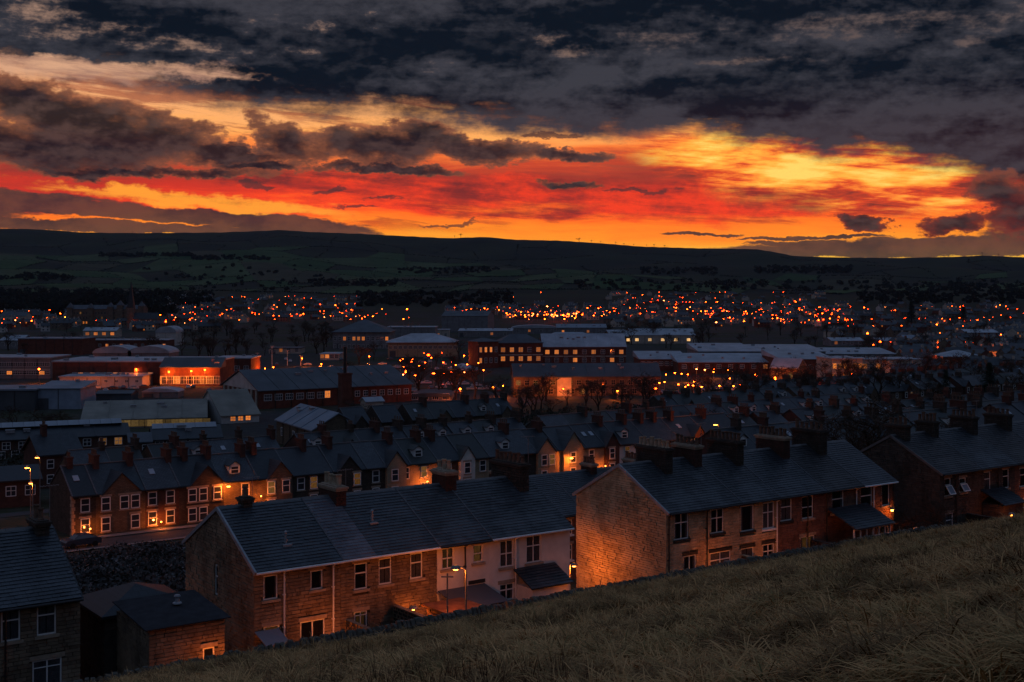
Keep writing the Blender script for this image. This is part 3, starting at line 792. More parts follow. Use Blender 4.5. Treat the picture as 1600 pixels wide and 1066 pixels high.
near_house(71.1, 74.8, ZG, EV, 'far end house of the buff gabled terrace with a wall lamp at its corner',
           px(71.1, (1354, 760, 799, 18, dict(style='s', sill='white')), (1384, 754, 790, 12, dict(style='')), (1382, 822, 852, 14, dict(style='s'))),
           'redstone', pipes=[(1.3, 'white', -.3), (3.5, 'gutter_dark', -.3)], gutter='white', end=True)
# block 3
near_house(80.3, 85.2, ZG, EV, 'end house at the right with two windows tilted open',
           [(1.0, 3.2, .75, 1.35), (2.9, 3.3, .8, 1.1), (1.2, .5, .9, 1.4)], 'dark', lg='dull', chims=[(.9, .8, 1.8, 1.25, 4, 'core_dark', 'pot'), (4.6, .8, 1.7, 1.3, 5, 'core_dark', 'pot')], pipes=[(1.9, 'gutter_dark', -.3)], gutter='gutter_dark')
near_house(85.2, 90.1, ZG, EV, 'dark terraced house near the right edge with a lean-to below its windows',
           [(1.2, 3.1, .85, 1.5), (3.7, 3.1, .85, 1.5, dict(lintel='stonetrim')), (3.9, .3, .8, 1.6)], 'dark', chims=[(4.6, .8, 2.2, 1.4, 6, 'core_dark', 'pot')], pipes=[(2.5, 'gutter_dark', -.3)], gutter='gutter_dark')
near_house(90.1, 95.0, ZG, EV, 'dark stone house cut off by the right edge with an orange lit ground floor',
           [(1.2, 3.0, .85, 1.5), (1.4, .3, .9, 1.6, dict(lit='lit_dim'))], 'redstone', chims=[(4.6, .8, 2.2, 1.3, 5, 'core_dark', 'pot')], pipes=[(3.4, 'gutter_dark', -.3)], gutter='gutter_dark')
near_house(95.0, 101.5, ZG, EV, 'last house of the right hand terrace beyond the picture edge', [(1.4, 3.0, .85, 1.5), (4.4, 3.0, .85, 1.5)], 'dark', gutter='gutter_dark', end=True)
def open_sash(a, zb, w, h, ang, b=55.8):
    fr = MB().box(-w / 2, w / 2, -.03, .03, -h, -h + .07).box(-w / 2, w / 2, -.03, .03, -.07, 0).box(-w / 2, -w / 2 + .07, -.03, .03, -h + .07, -.07).box(w / 2 - .07, w / 2, -.03, .03, -h + .07, -.07)
    return fr, MB().box(-w / 2 + .07, w / 2 - .07, -.01, .01, -h + .07, -.07)
for o_ in [q for q in bpy.data.objects if q.get('label', '').startswith('end house at the right with two windows')]:
    for xx, zz, w_, h_ in ((1.0, 4.0, .72, .75), (2.9, 3.95, .8, .62)):
        f_, p_ = open_sash(0, 0, w_, h_, 0); so = obj('open_sash', f_, o_, MT['white'], loc=(xx, -.05, zz)); so.rotation_euler[0] = -.6
        obj('pane', p_, so, MT['roof_blue'])
# row 1.5 behind block 1: its front shows in the narrow passage
near_house(52.0, 56.6, CZ - 22.1, 5.2, 'dark roofed house behind the cream terrace seen over its ridge', [(2.2, 3.1, .9, 1.5)], 'dark', b0=74.4, roofs=[(0, 4.6, 'slate')], chims=[(4.3, .7, 1.6, 1.1, 4, 'core_brick', 'pot')], gutter='gutter_dark', lg='dull')
near_house(56.6, 61.2, CZ - 22.1, 5.2, 'house in the passage between the terraces with two bright orange lit windows',
           px(56.6, (886, 813, 836, 17, dict(style='s', sill='white', lit='lit_dim')), (886, 851, 876, 17, dict(style='s', lit='lit_warm', sill='white')), b=74.4, zg=CZ - 22.1), 'redstone', b0=74.4, chims=[], gutter='gutter_dark')
for k, a0 in enumerate((61.2, 65.8, 70.4)):
    near_house(a0, a0 + 4.6, CZ - 22.1, 5.2, ('slate roofed house hidden behind the bare buff gable', 'back house whose roof peeps over the buff terrace', 'back house at the end of the hidden row')[k], [(2.2, 3.1, .9, 1.5)], 'dark', b0=74.4, chims=[(4.2, .7, 1.4, 1.0, 4, 'core_brick', 'pot')], gutter='gutter_dark', end=k == 2)
vent('', 27.6, 0, ZG, EV, .34, 'brown vent pipe low on the roof slope left of the grey tile strip')
vent('', 33.0, 0, ZG, EV, .5, 'pale vent pipe midway up the dark roof right of the grey tile strip')
def skylight(a, b, zg, H, b0, label, w=.8, h=1.0, depth=DEP, rise=RISE):
    x, y = ab(a, b); sl = rise / (depth / 2); z = zg + H + (b - b0) * sl
    mb = MB(); c = 1 / math.hypot(1, sl); s = sl * c
    mb.obox((0, 0, 0), (1, 0, 0), (0, c, s), (0, -s, c), 0, w, 0, h, .04, .14)
    o = obj('skylight', mb, None, [MT['lead']], (x, y, z), YAW); o['label'] = label; o['category'] = 'skylight'
    g = MB().obox((0, 0, 0), (1, 0, 0), (0, c, s), (0, -s, c), .08, w - .08, .08, h - .08, .13, .15)
    obj('pane', g, o, [MT['roof_pale']])
skylight(53.2, 76.6, CZ - 22.1, 5.2, 74.4, 'pale skylight on the roof just behind the cream terrace')

# ------------------------------------------------------------------ middle distance houses
def fwin_mesh(w, h, lit, style=0):
    def f():
        mb = MB()
        mb.box(-w / 2, w / 2, -.05, .03, 0, h, 1)
        q = .09
        for x0, x1, z0, z1 in ((-w / 2 - q, -w / 2 + .01, -.06, h + .06), (w / 2 - .01, w / 2 + q, -.06, h + .06), (-w / 2 + .01, w / 2 - .01, -.08, .03), (-w / 2 + .01, w / 2 - .01, h - .03, h + .08)):
            mb.box(x0, x1, -.10, .02, z0, z1, 0)
        mb.box(-w / 2 + .01, w / 2 - .01, -.085, .0, h * .55 - .045, h * .55 + .045, 0)
        if style or w > 1.1:
            n = max(1, int(w / .6)) if w > 1.1 else 1
            for i in range(1, n + (n == 1)):
                mb.box(-w / 2 + w * i / (n + (n == 1)) - .04, -w / 2 + w * i / (n + (n == 1)) + .04, -.08, .0, .03, h - .03, 0)
        return mb.mesh('window', [MT['white'] if style < 2 else MT['stonetrim'], MT[lit or 'glass_far']])
    return cached(('fw', round(w, 2), round(h, 2), lit, style), f)
def fwin(par, x, z, w, h, lit=None, y=0.0, style=0, rz=0.0, surround=None):
    o = obj('window', fwin_mesh(w, h, lit, style), par, loc=(x, y, z), rz=rz)
    if surround:
        me = cached(('sur', round(w, 2), round(h, 2), surround), lambda: MB().box(-w / 2 - .28, w / 2 + .28, -.07, .0, h + .10, h + .36).mesh('lintel', MT[surround]))
        obj('lintel', me, o)
        me = cached(('sil2', round(w, 2), surround), lambda: MB().box(-w / 2 - .22, w / 2 + .22, -.14, .0, -.24, -.10).mesh('sill', MT[surround]))
        obj('sill', me, o)
    return o
def gprism(mb, x0, x1, y0, y1, z0, H, rise, m=0, axis='x'):
    """walls up to the eaves with gable ends; ridge along the axis"""
    if axis == 'x':
        yc = (y0 + y1) / 2; P_ = [(y0, z0), (y1, z0), (y1, H), (yc, H + rise), (y0, H)]
        vs = [(x, p, q) for x in (x0, x1) for p, q in P_]
    else:
        xc = (x0 + x1) / 2; P_ = [(x0, z0), (x1, z0), (x1, H), (xc, H + rise), (x0, H)]
        vs = [(p, y, q) for y in (y0, y1) for p, q in P_]
    fs = [(0, 1, 2, 3, 4), (9, 8, 7, 6, 5)] + [(i, 5 + i, 5 + (i + 1) % 5, (i + 1) % 5) for i in range(5)]
    mb.add(vs, fs, m)
def groof(mb, x0, x1, y0, y1, H, rise, ov=.3, th=.14, m=0, axis='x', ovg=.12):
    if axis == 'x':
        yc = (y0 + y1) / 2; sl = rise / (yc - y0); zb = H - ov * sl
        for sg, ye in ((1, y0 - ov), (-1, y1 + ov)):
            a = [(x0 - ovg, ye, zb), (x1 + ovg, ye, zb), (x1 + ovg, yc, H + rise), (x0 - ovg, yc, H + rise)]
            mb.add(a + [(p, q, r + th) for p, q, r in a], [(4, 5, 6, 7), (0, 1, 5, 4), (1, 2, 6, 5), (3, 0, 4, 7), (3, 2, 1, 0)], m)
    else:
        xc = (x0 + x1) / 2; sl = rise / (xc - x0); zb = H - ov * sl
        for xe in (x0 - ov, x1 + ov):
            a = [(xe, y0 - ovg, zb), (xe, y1, zb), (xc, y1, H + rise), (xc, y0 - ovg, H + rise)]
            mb.add(a + [(p, q, r + th) for p, q, r in a], [(4, 5, 6, 7), (0, 1, 5, 4), (3, 0, 4, 7), (2, 3, 7, 6), (3, 2, 1, 0)], m)
def pots_mesh(n, L, kind='pot'):
    def f():
        mb = MB()
        for i in range(n): mb.lathe((0, -L / 2 + L * (i + .5) / n, 0), [(.13, 0), (.11, .45), (.14, .5), (.13, .62)], 6)
        return mb
    return f
def far_chimney(par, x, y, z, la, lb, h, n, wall='core_brick', pot='pot'):
    me = cached(('fch', la, lb, h, wall), lambda: MB().box(-la / 2, la / 2, -lb / 2, lb / 2, -1.0, h - .2).box(-la / 2 - .08, la / 2 + .08, -lb / 2 - .08, lb / 2 + .08, h - .2, h).mesh('chimney', MT[wall]))
    o = obj('chimney', me, par, loc=(x, y, z))
    pm = cached(('pot', 2, pot), lambda: MB().lathe((0, 0, 0), [(.13, 0), (.11, .45), (.14, .5), (.13, .62)], 6).mesh('chimney_pot', MT[pot]))
    for i in range(n): obj('chimney_pot', pm, o, loc=(0, -lb / 2 + lb * (i + .5) / n, h))
    return o
def mid_house(a0, a1, b0, label, H=4.9, depth=9.2, rise=3.0, wall='core_stone', roof='slate_far', gables=(), wins=(), chim=None, dormer=None, zg=None, group=None, quoin=False, sky=0, back=False, axis=0.0, name='terraced_house'):
    x0, y0 = ab(a0, b0); zg = float(gz(*ab((a0 + a1) / 2, b0))) if zg is None else zg
    W_ = a1 - a0
    t = thing(name, label, 'house', (x0, y0, zg), YAW + axis, group)
    mb = MB(); gprism(mb, 0.003, W_ - .003, 0, depth, -2.5, H, rise - .06)
    wl = obj('wall', mb, t, MT[wall])
    rb = MB(); groof(rb, 0.0, W_, 0, depth, H, rise, ovg=0.0)
    ro = obj('roof', rb, t, MT[roof])
    rg = MB().box(0, W_, depth / 2 - .16, depth / 2 + .16, H + rise + .06, H + rise + .19); obj('ridge_capping', rg, ro, MT['ridge'])
    vb = MB(); yc = depth / 2; sl = rise / yc
    for ys_ in (1, -1):
        ye = -.3 if ys_ == 1 else depth + .3
        a = [(-.09, ye, H - .3 * sl + .12), (.09, ye, H - .3 * sl + .12), (.09, yc, H + rise + .12), (-.09, yc, H + rise + .12)]
        vb.add(a + [(p, q, r + .10) for p, q, r in a], [(4, 5, 6, 7), (0, 1, 5, 4), (1, 2, 6, 5), (3, 0, 4, 7)])
    obj('verge_strip', vb, ro, MT['flash'])
    g = MB().box(0, W_, -.42, -.30, H - .3 * sl - .04, H - .3 * sl + .08); obj('gutter', g, t, MT['gutter_dark'])
    for gx, gw, gr, gm in gables:
        bm = MB(); gprism(bm, gx - gw / 2, gx + gw / 2, -.55, .3, -2.5, H, gr, axis='y')
        o = obj('gable_bay', bm, t, MT[gm])
        r2 = MB(); groof(r2, gx - gw / 2, gx + gw / 2, -.62, gr / sl, H, gr + .0, ov=.2, th=.12, axis='y'); obj('roof', r2, o, MT[roof])
    for q in wins:
        x, z, w, h = q[:4]; lit = q[4] if len(q) > 4 else None
        inb = any(abs(x - gx) < gw / 2 for gx, gw, _, _ in gables)
        fwin(t, x, z, w, h, lit, y=-.55 if inb else 0.0, surround=q[5] if len(q) > 5 else 'stonetrim')
    if quoin:
        for k in range(11):
            s = .42 if k % 2 else .28
            obj('quoin', cached(('quo', s), lambda s=s: MB().box(-.03, s, -.03, .6 if s < .4 else .34, 0, .40).mesh('quoin', MT['stonetrim'])), t, loc=(0, 0, k * .44))
    if chim:
        for (x, la, lb, h, n, wm, pt) in chim: far_chimney(ro, x, depth / 2, H + rise, la, lb, h, n, wm, pt)
    if dormer:
        for dx, lit in dormer:
            yd = 1.1; zd = H + yd * sl
            db = MB(); gprism(db, dx - .75, dx + .75, yd, depth / 2, zd - .3, zd + 1.15, .5, axis='y')
            o = obj('dormer', db, t, MT['white']); r3 = MB(); groof(r3, dx - .75, dx + .75, yd - .1, depth / 2, zd + 1.15, .52, ov=.15, th=.08, axis='y'); obj('roof', r3, o, MT[roof])
            fw = fwin(t, dx, zd + .1, 1.0, .9, lit, y=yd)
    for k in range(sky):
        x = W_ * (.3 + .4 * k); y = depth * .22; z = H + y * sl
        mb = MB().obox((x, y, z + .12), (1, 0, 0), (0, 1 / math.hypot(1, sl), sl / math.hypot(1, sl)), (0, -sl / math.hypot(1, sl), 1 / math.hypot(1, sl)), 0, .7, 0, 1.0, 0, .1)
        obj('skylight', mb, ro, MT['roof_pale'])
    return t
B2 = 152.5
def au(u, b=B2): return a_at(u, b)[0]
def hw(a0, ups, downs, b=B2, lit={}):
    out = []
    for u in ups: out.append((au(u, b) - a0, 2.85, .95, 1.55, lit.get(u)))
    for u in downs: out.append((au(u, b) - a0, .35, .95, 1.6, lit.get(-u)))
    return out
ch4 = lambda x, w='core_brick', p='pot', n=4: (x, .7, 2.0, 1.3, n, w, p)
S2 = 'gabled houses along the lamplit street'
R2 = [
 (112, 150, 'core_dark', 'tall narrow end house with pale corner stones and orange framed windows', [(133,)], [(133,)], [], dict(quoin=True, chim=[(1.0, .7, 1.2, 1.2, 2, 'core_brick', 'pot')], sky=1)),
 (150, 227, 'core_stone', 'wide gabled stone house with a dark front door above the parked car', [(163, 192, 209)], [(163, 209)], [(188, 4.6, 2.3, 'core_stone')], dict(chim=[ch4(1.2), ch4(5.5)], sky=0)),
 (227, 280, 'core_brick', 'brick house with four lit orange framed windows beside the wide gabled house', [(238, 266)], [(238, 266)], [], dict(chim=[ch4(4.4)], sky=1)),
 (280, 346, 'core_dark', 'dark gabled house whose ground floor is hidden behind the near roof ridge', [(298, 315, 337)], [(298, 315)], [(322, 4.4, 2.3, 'core_dark')], dict(chim=[ch4(2.2), ch4(5.4)])),
 (346, 402, 'core_stone', 'stone house lit by the wall lamp with a small dark dormer', [(383,)], [(383,)], [], dict(dormer=[(2.3, None)], chim=[ch4(4.6)])),
 (402, 452, 'core_stone', 'stone house with a glowing orange front right of the wall lamp', [(421, 444)], [(421,)], [(436, 3.4, 2.0, 'core_stone')], dict(chim=[ch4(1.2)])),
 (452, 520, 'core_dark', 'dark double fronted house behind the small single chimney of the near terrace', [(470, 490)], [(490,)], [], dict(chim=[ch4(4.0)])),
 (520, 572, 'core_dark', 'dark house with one gable left of the cream gabled house', [(555,)], [(555,)], [(543, 3.4, 1.9, 'core_dark')], dict(chim=[ch4(1.5)])),
 (572, 602, 'core_dark', 'narrow dark house squeezed against the cream gabled house', [(587,)], [(587,)], [], {}),
 (602, 641, 'core_buff', 'cream gabled house behind the red brick chimney', [(614, 634)], [(614,)], [(617, 3.2, 2.0, 'core_buff')], dict(chim=[ch4(3.0)])),
 (641, 684, 'core_buff', 'cream flat fronted house with an orange tinted bay and a dark dormer', [(662,)], [(662,)], [], dict(dormer=[(2.0, None)], chim=[ch4(3.7)])),
 (684, 722, 'core_dark', 'dark house partly hidden by the red brick chimney', [(700,)], [], [], dict(chim=[ch4(1.5)])),
 (722, 764, 'core_buff', 'house with a small pale gable just right of the red brick chimney', [(727, 754)], [(727,)], [(728, 2.6, 1.8, 'cream')], {}),
 (764, 838, 'core_dark', 'dark roofed house behind the long chimney with six pots', [(775, 812)], [(812,)], [], dict(dormer=[(3.8, None)], chim=[ch4(6.0)])),
 (838, 872, 'core_buff', 'gabled house glowing orange left of the arched doorway', [(847, 859)], [(847,)], [(851, 3.4, 2.0, 'core_buff')], dict(chim=[ch4(3.6)])),
 (872, 916, 'core_buff', 'tall gabled house with the orange lamp on its front', [(892,)], [(892,)], [(893, 4.0, 2.7, 'core_buff')], {}),
 (916, 944, 'core_buff', 'cream fronted house right of the lamp on the gable', [(924,)], [(924,)], [], dict(sky=2)),
 (944, 968, 'core_brick', 'red gabled house in the lamplit row', [(953,)], [(953,)], [(954, 2.8, 2.0, 'core_brick')], dict(chim=[ch4(2.4)])),
 (968, 1012, 'cream', 'tall cream house with a white dormer beside the buff gable ridge', [(980,)], [(980,)], [], dict(dormer=[(2.0, None)], chim=[ch4(4.4)])),
 (1012, 1060, 'core_dark', 'dark house behind the eight pot chimney of the buff terrace', [(1030,)], [], [], dict(chim=[ch4(2.0), ch4(5.0)])),
 (1060, 1105, 'core_brick', 'brick house behind the buff terrace left of the bright lamp', [(1080,)], [], [(1090, 3.2, 1.9, 'core_brick')], dict(chim=[ch4(2.0)], sky=1)),
 (1105, 1160, 'core_dark', 'slate roofed house right under the bright star shaped lamp', [(1130,)], [], [], dict(chim=[ch4(3.0)])),
]
litR2 = {883: None}
for (u0, u1, wl, lab, ups, downs, gb, kw) in R2:
    a0, a1 = au(u0), au(u1)
    gbl = [(au(u) - a0, w, r, m) for u, w, r, m in gb]
    lit = {u: 'lit_dim' for u in (421, 490, 662, 980, 859, 555)}
    up = ups[0] if ups else (); dn = downs[0] if downs else ()
    w = hw(a0, up, dn, lit=lit)
    mid_house(a0, a1, B2, lab, wall=wl, gables=gbl, wins=w, roof=random.choice(['slate_far', 'slate_far', 'slate_moss', 'slate_far2']), group=S2, rise=3.0 + random.uniform(-.1, .1), **kw)
# rows further down the slope
ORD = ['first', 'second', 'third', 'fourth', 'fifth', 'sixth', 'seventh', 'eighth', 'ninth', 'tenth', 'eleventh', 'twelfth', 'thirteenth', 'fourteenth', 'fifteenth', 'sixteenth',
       'seventeenth', 'eighteenth', 'nineteenth', 'twentieth', 'twenty-first', 'twenty-second', 'twenty-third', 'twenty-fourth', 'twenty-fifth', 'twenty-sixth', 'twenty-seventh', 'twenty-eighth', 'twenty-ninth', 'thirtieth']
def row(b, ua, ub, desc, H=4.9, rise=2.7, w=(4.6, 6.2), seed=1, walls=('core_dark', 'core_stone', 'core_brick'), roofs=('slate_far', 'slate_far2', 'slate_moss'), plit=.06, depth=8.6, jb=0.6, zoff=0.0):
    rr = random.Random(seed); a = au(ua, b); end = au(ub, b); k = 0; toned = {'slate_far': 'dark slate', 'slate_far2': 'pale slate', 'slate_moss': 'mossy slate', }
    wn = {'core_dark': 'sooty stone', 'core_stone': 'brown stone', 'core_brick': 'red brick', 'core_buff': 'buff'}
    dz = 0
    while a < end - 2 and k < 30:
        ww = rr.uniform(*w); wl = rr.choice(walls); rf = rr.choice(roofs)
        n = 2 if ww > 5 else 1
        wins = []
        for i in range(n):
            x = ww * (i + .5) / n
            wins.append((x, 2.9, .9, 1.4, 'lit_dim' if rr.random() < plit else None)); wins.append((x, .5, .9, 1.4, 'lit_warm' if rr.random() < plit else None))
        ch = [(ww - .4, .7, rr.choice((1.3, 2.0, 2.6)), rr.uniform(1.1, 1.5), rr.choice((3, 4, 6)), rr.choice(('core_brick', 'core_dark')), 'pot')] if rr.random() < .8 else None
        gb = [(ww * .5, 2.9, 1.7, wl)] if rr.random() < .22 else ()
        dm = [(ww * .5, None)] if not gb and rr.random() < .2 else None
        extra = ', gabled,' if gb else (', dormered,' if dm else (', long chimney,' if ch and ch[0][2] > 2.2 else (', without chimney,' if not ch else '')))
        mid_house(a, a + ww, b + rr.uniform(-jb, jb) * .3, f'{ORD[k]} {wn[wl]} house from the left{extra} in {desc}', H=H, rise=rise, wall=wl, roof=rf, wins=wins, gables=gb,
                  dormer=dm, chim=ch, depth=depth, sky=int(rr.random() < .25), group='houses in ' + desc)
        a += ww + (rr.uniform(1.5, 4) if rr.random() < .12 else 0); k += 1
row(110, 1150, 1640, 'row behind right terrace', seed=3)
row(128, 1420, 1680, 'short right edge row', seed=13)
row(B2, 1162, 1660, 'far half of lamplit street', seed=4)
row(189, 478, 840, 'row beyond gabled houses', seed=5)
row(190, 860, 1380, 'roof row behind gable lamp', seed=6)
row(228, 1040, 1600, 'roof row near the trees', seed=7)
row(262, 1180, 1620, 'outermost right hand row', seed=8)
row(240, 545, 812, 'plain terrace below red factory', seed=9, w=(5.5, 6), walls=('core_stone', 'core_dark'), roofs=('slate_moss', 'slate_far'), rise=3.2, H=5.6, jb=0)
row(189, 120, 420, 'far left second row', seed=10)

# ------------------------------------------------------------------ larger buildings placed by their front left corner
def building(name, label, cat, u0, u1, vb, ve, vr, yaw=0, depth=12, roof='gable', wall='wall_red', rmat='roof_dark', wins=(), Y=None, parts=(), ov=.4, band=None, found=4.0, group=None, width=None):
    """wins: rows of (z fraction of the wall, n, w, h, share lit, lit material, from, to)"""
    if Y is None: X0, Y0, z0 = ground_pt(u0, vb)
    else: Y0 = Y; X0 = (u0 - CX) / F * Y; z0 = gzf(X0, Y0)
    th = math.radians(yaw); k1 = (u1 - CX) / F
    w = width or (k1 * Y0 - X0) / (math.cos(th) - k1 * math.sin(th))
    H = (CZ - (ve - CY) / F * Y0) - z0
    yr = depth / 2 * math.cos(th)
    R_ = (CZ - (vr - CY) / F * (Y0 + (yr if roof in ('gable', 'hip') else 0))) - z0 - H
    R_ = max(R_, .05)
    t = thing(name, label, cat, (X0, Y0, z0), th, group)
    wb = MB()
    if roof == 'gable': gprism(wb, 0, w, 0, depth, -found, H, R_ - .05)
    else: wb.box(0, w, 0, depth, -found, H)
    obj('wall', wb, t, MT[wall])
    rb = MB()
    if roof == 'gable': groof(rb, 0, w, 0, depth, H, R_, ov=ov, th=.25, ovg=ov)
    elif roof == 'hip':
        q = min(depth / 2, w / 2 - .5)
        b = [(-ov, -ov, H), (w + ov, -ov, H), (w + ov, depth + ov, H), (-ov, depth + ov, H), (q, depth / 2, H + R_), (w - q, depth / 2, H + R_)]
        rb.add(b + [(p, q_, r - .3) for p, q_, r in b[:4]], [(0, 1, 5, 4), (1, 2, 5), (2, 3, 4, 5), (3, 0, 4), (6, 7, 1, 0), (7, 8, 2, 1), (8, 9, 3, 2), (9, 6, 0, 3), (9, 8, 7, 6)])
    elif roof == 'flat':
        rb.box(-ov, w + ov, -ov, depth + ov, H + .01, H + .5)
    elif roof == 'mono':
        a = [(-ov, -ov, H), (w + ov, -ov, H), (w + ov, depth, H + R_), (-ov, depth, H + R_)]
        rb.add(a + [(p, q, H - .2 if q < 1 else H - .2) for p, q, r in a], [(0, 1, 2, 3), (4, 5, 1, 0), (5, 6, 2, 1), (6, 7, 3, 2), (7, 4, 0, 3)])
    elif roof == 'barrel':
        n = 10
        ring = [(w / 2 - w / 2 * 1.03 * math.cos(PI * i / n), H + R_ * math.sin(PI * i / n)) for i in range(n + 1)]
        vs = [(x, y, z) for y in (-ov, depth + ov) for x, z in ring]
        rb.add(vs, [(i, i + 1, n + 2 + i, n + 1 + i) for i in range(n)] + [tuple(range(n + 1)), tuple(range(n + 1, 2 * n + 2))[::-1]])
    ro = obj('roof', rb, t, MT[rmat])
    if w > 12 and vb > 500:                       # roof plant and wall furniture of the larger sheds
        rv = random.Random(label)
        for i in range(int(w / 7)):
            x = rv.uniform(1.5, w - 2.5); k = rv.choice((.9, 1.3, 1.8))
            if roof == 'flat': yy, zz = rv.uniform(2, depth - 3), H + .5
            elif roof == 'gable': yy = rv.uniform(.25, .42) * depth; zz = H + R_ * yy / (depth / 2) + .1
            elif roof == 'mono': yy = rv.uniform(.2, .8) * depth; zz = H + R_ * yy / depth
            else: continue
            obj('roof_vent', cached(('rv', k), lambda: MB().box(0, k, 0, k * .8, -.6, .7).box(-.08, k + .08, -.08, k * .8 + .08, .7, .8).mesh('roof_vent', MT['lead'])), ro, loc=(x, yy, zz))
        for i in range(1, int(w / 5)):
            obj('downpipe', cached(('fdp', round(H, 1)), lambda: MB().box(-.07, .07, -.16, -.02, -.5, H - .05).mesh('downpipe', MT['gutter_dark'])), t, loc=(w * i / int(w / 5), 0, 0))
        if rv.random() < .6: obj('roller_door', MB().box(w * .02 + .3, w * .02 + 3.6, -.10, .0, -.3, min(3.4, H * .7)), t, MT['roof_dark'])
    if roof == 'gable' and w > 14:
        n = int(w / 6)
        for i in range(1, n):                     # roof sheets are laid in bays: raised seams
            sb = MB(); x = w * i / n; sl = R_ / (depth / 2); c = 1 / math.hypot(1, sl)
            sb.obox((x, -ov, H - ov * sl + .25), (1, 0, 0), (0, c, c * sl), (0, -c * sl, c), -.12, .12, 0, (depth / 2 + ov) / c, -.02, .12)
            obj('roof_seam', cached(('seam', label), lambda: sb.mesh('roof_seam', MT[rmat])), ro, loc=(x - w * 1 / n, 0, 0))
    for rw in wins:
        zf, n, ww, hh, pl, lm = rw[:6]; f0 = rw[6] if len(rw) > 6 else 0; f1 = rw[7] if len(rw) > 7 else 1
        for i in range(n):
            x = w * (f0 + (f1 - f0) * (i + .5) / n)
            fwin(t, round(x, 2), H * zf, ww, hh, lm if random.random() < pl else None, y=-.02, style=2 if wall in ('wall_stone',) else 0)
    if band:
        bb = MB().box(-.1, w + .1, -.12, 0, H * band - .25, H * band + .25); obj('string_course', bb, t, MT['wall_pale'])
    t['w'] = w; t['H'] = H
    return t
IND = 'works and depots on the valley floor'
# the red factory with its pale gable and chimney
t = building('factory', 'long red brick factory with a pale gable end and ridge of dark sheets', 'factory', 405, 643, 640, 611, 579, 33, 33, 'gable', 'wall_red', 'roof_dark',
             [(.45, 6, 2.4, 1.9, 0, None, .02, .42), (.45, 1, 1.8, 2.2, 1, 'lit_far', .40, .46), (.45, 7, 1.6, 1.7, .15, 'lit_far', .60, .99)], ov=.6)
H_ = t['H']
obj('gable_panel', MB().add([(-.12, .3, H_), (-.12, 32.7, H_), (-.12, 16.5, H_ + 5.2), (.05, .3, H_), (.05, 32.7, H_), (.05, 16.5, H_ + 5.2)], [(0, 2, 1), (3, 4, 5), (0, 1, 4, 3), (1, 2, 5, 4), (2, 0, 3, 5)]), t, MT['wall_white'])
for i in range(8):
    obj('pilaster', cached('pil', lambda: MB().box(-.35, 0, -.5, .5, -1, H_ - .1).mesh('pilaster', MT['wall_pale'])), t, loc=(0, 2 + i * 4.1, 0))
def place(u, v, Y=None):
    if Y is None: return ground_pt(u, v)
    X = (u - CX) / F * Y; return X, Y, gzf(X, Y)
x, y, z = place(540, 637); y += 12
cs = thing('factory_chimney', 'square brick chimney with a thin dark flue against the red factory front', 'chimney', (x, y - 13.5, z), math.radians(33))
obj('stack', MB().box(-1.7, 1.7, -1.4, 1.4, -3, 10.5).box(-1.9, 1.9, -1.6, 1.6, 10.5, 11), cs, MT['wall_red'])
obj('flue', MB().tube((0, 0, 11), (0, 0, 19), .55, .5, 10).tube((0, 0, 18.6), (0, 0, 19.3), .62, .62, 10), cs, MT['gutter_dark'])
t = building('porch_block', 'small pale roofed porch projecting from the red factory', 'porch', 572, 599, 639, 628, 622, 33, 4, 'gable', 'wall_pale', 'roof_pale')
t = building('warehouse', 'long beige roofed warehouse with yellow lit translucent wall', 'warehouse', 128, 322, 671, 657, 628, 14, 26, 'gable', 'wall_grey', 'roof_beige', group=IND)
for i in range(15):
    obj('wall_panel', cached('wp', lambda: MB().box(-1.0, 1.0, -.08, .02, .4, 2.1).mesh('wall_panel', MT['lit_panel'])), t, loc=(3 + i * 2.08, 0, 0))
t = building('warehouse', 'beige roofed shed with a white gable and two lamps under its apex', 'warehouse', 346, 405, 663, 650, 611, 33, 21, 'gable', 'wall_white', 'roof_beige', [(.3, 3, 1.4, 1.2, .7, 'lit_far', .2, .8)], group=IND)
t = building('brick_building', 'low building in front of the warehouse with a strip of white rooflights on its ridge', 'building', -70, 202, 724, 692, 673, 24, 12, 'gable', 'core_brick', 'slate_far',
             [(.55, 10, 1.5, 1.5, .1, 'lit_dim', .05, .98), (.1, 8, 1.5, 1.5, .1, 'lit_dim', .05, .7)])
def rooflight_strip(t, n, y, z, L=2.2):
    for i in range(n):
        obj('rooflight', cached(('rls', L), lambda: MB().add([(0, 0, 0), (L, 0, 0), (L, 1.5, .9), (0, 1.5, .9), (0, 1.5, -.3), (L, 1.5, -.3)], [(0, 1, 2, 3), (0, 3, 4), (1, 5, 2), (3, 2, 5, 4)]).mesh('rooflight', MT['roof_pale'])), t, loc=(i * (L + .06), y, z))
def ridge_of(t, depth, frac=0.5): return None
w_ = t['w']; rooflight_strip(t, int(w_ / 2.26), 4.6, t['H'] + 2.3)
t = building('brick_building', 'second low building with white rooflights and a row of cottage windows', 'building', 240, 346, 716, 688, 668, 20, 11, 'gable', 'core_brick', 'slate_far', [(.55, 6, 1.6, 1.4, .1, 'lit_dim')])
rooflight_strip(t, int(t['w'] / 2.26), 4.2, t['H'] + 2.0)
t = building('brick_building', 'dark gap building with a red brick gable between the two rooflight roofs', 'building', 203, 236, 720, 692, 678, 20, 9, 'gable', 'core_brick', 'roof_dark', [(.5, 2, 1.3, 1.3, 0, None)])
t = building('brick_house', 'orange lit brick house at the left edge with one arched window', 'house', -60, 62, 800, 757, 735, 28, 9, 'gable', 'core_brick', 'slate_far', [(.45, 4, 1.3, 1.4, 0, None)])
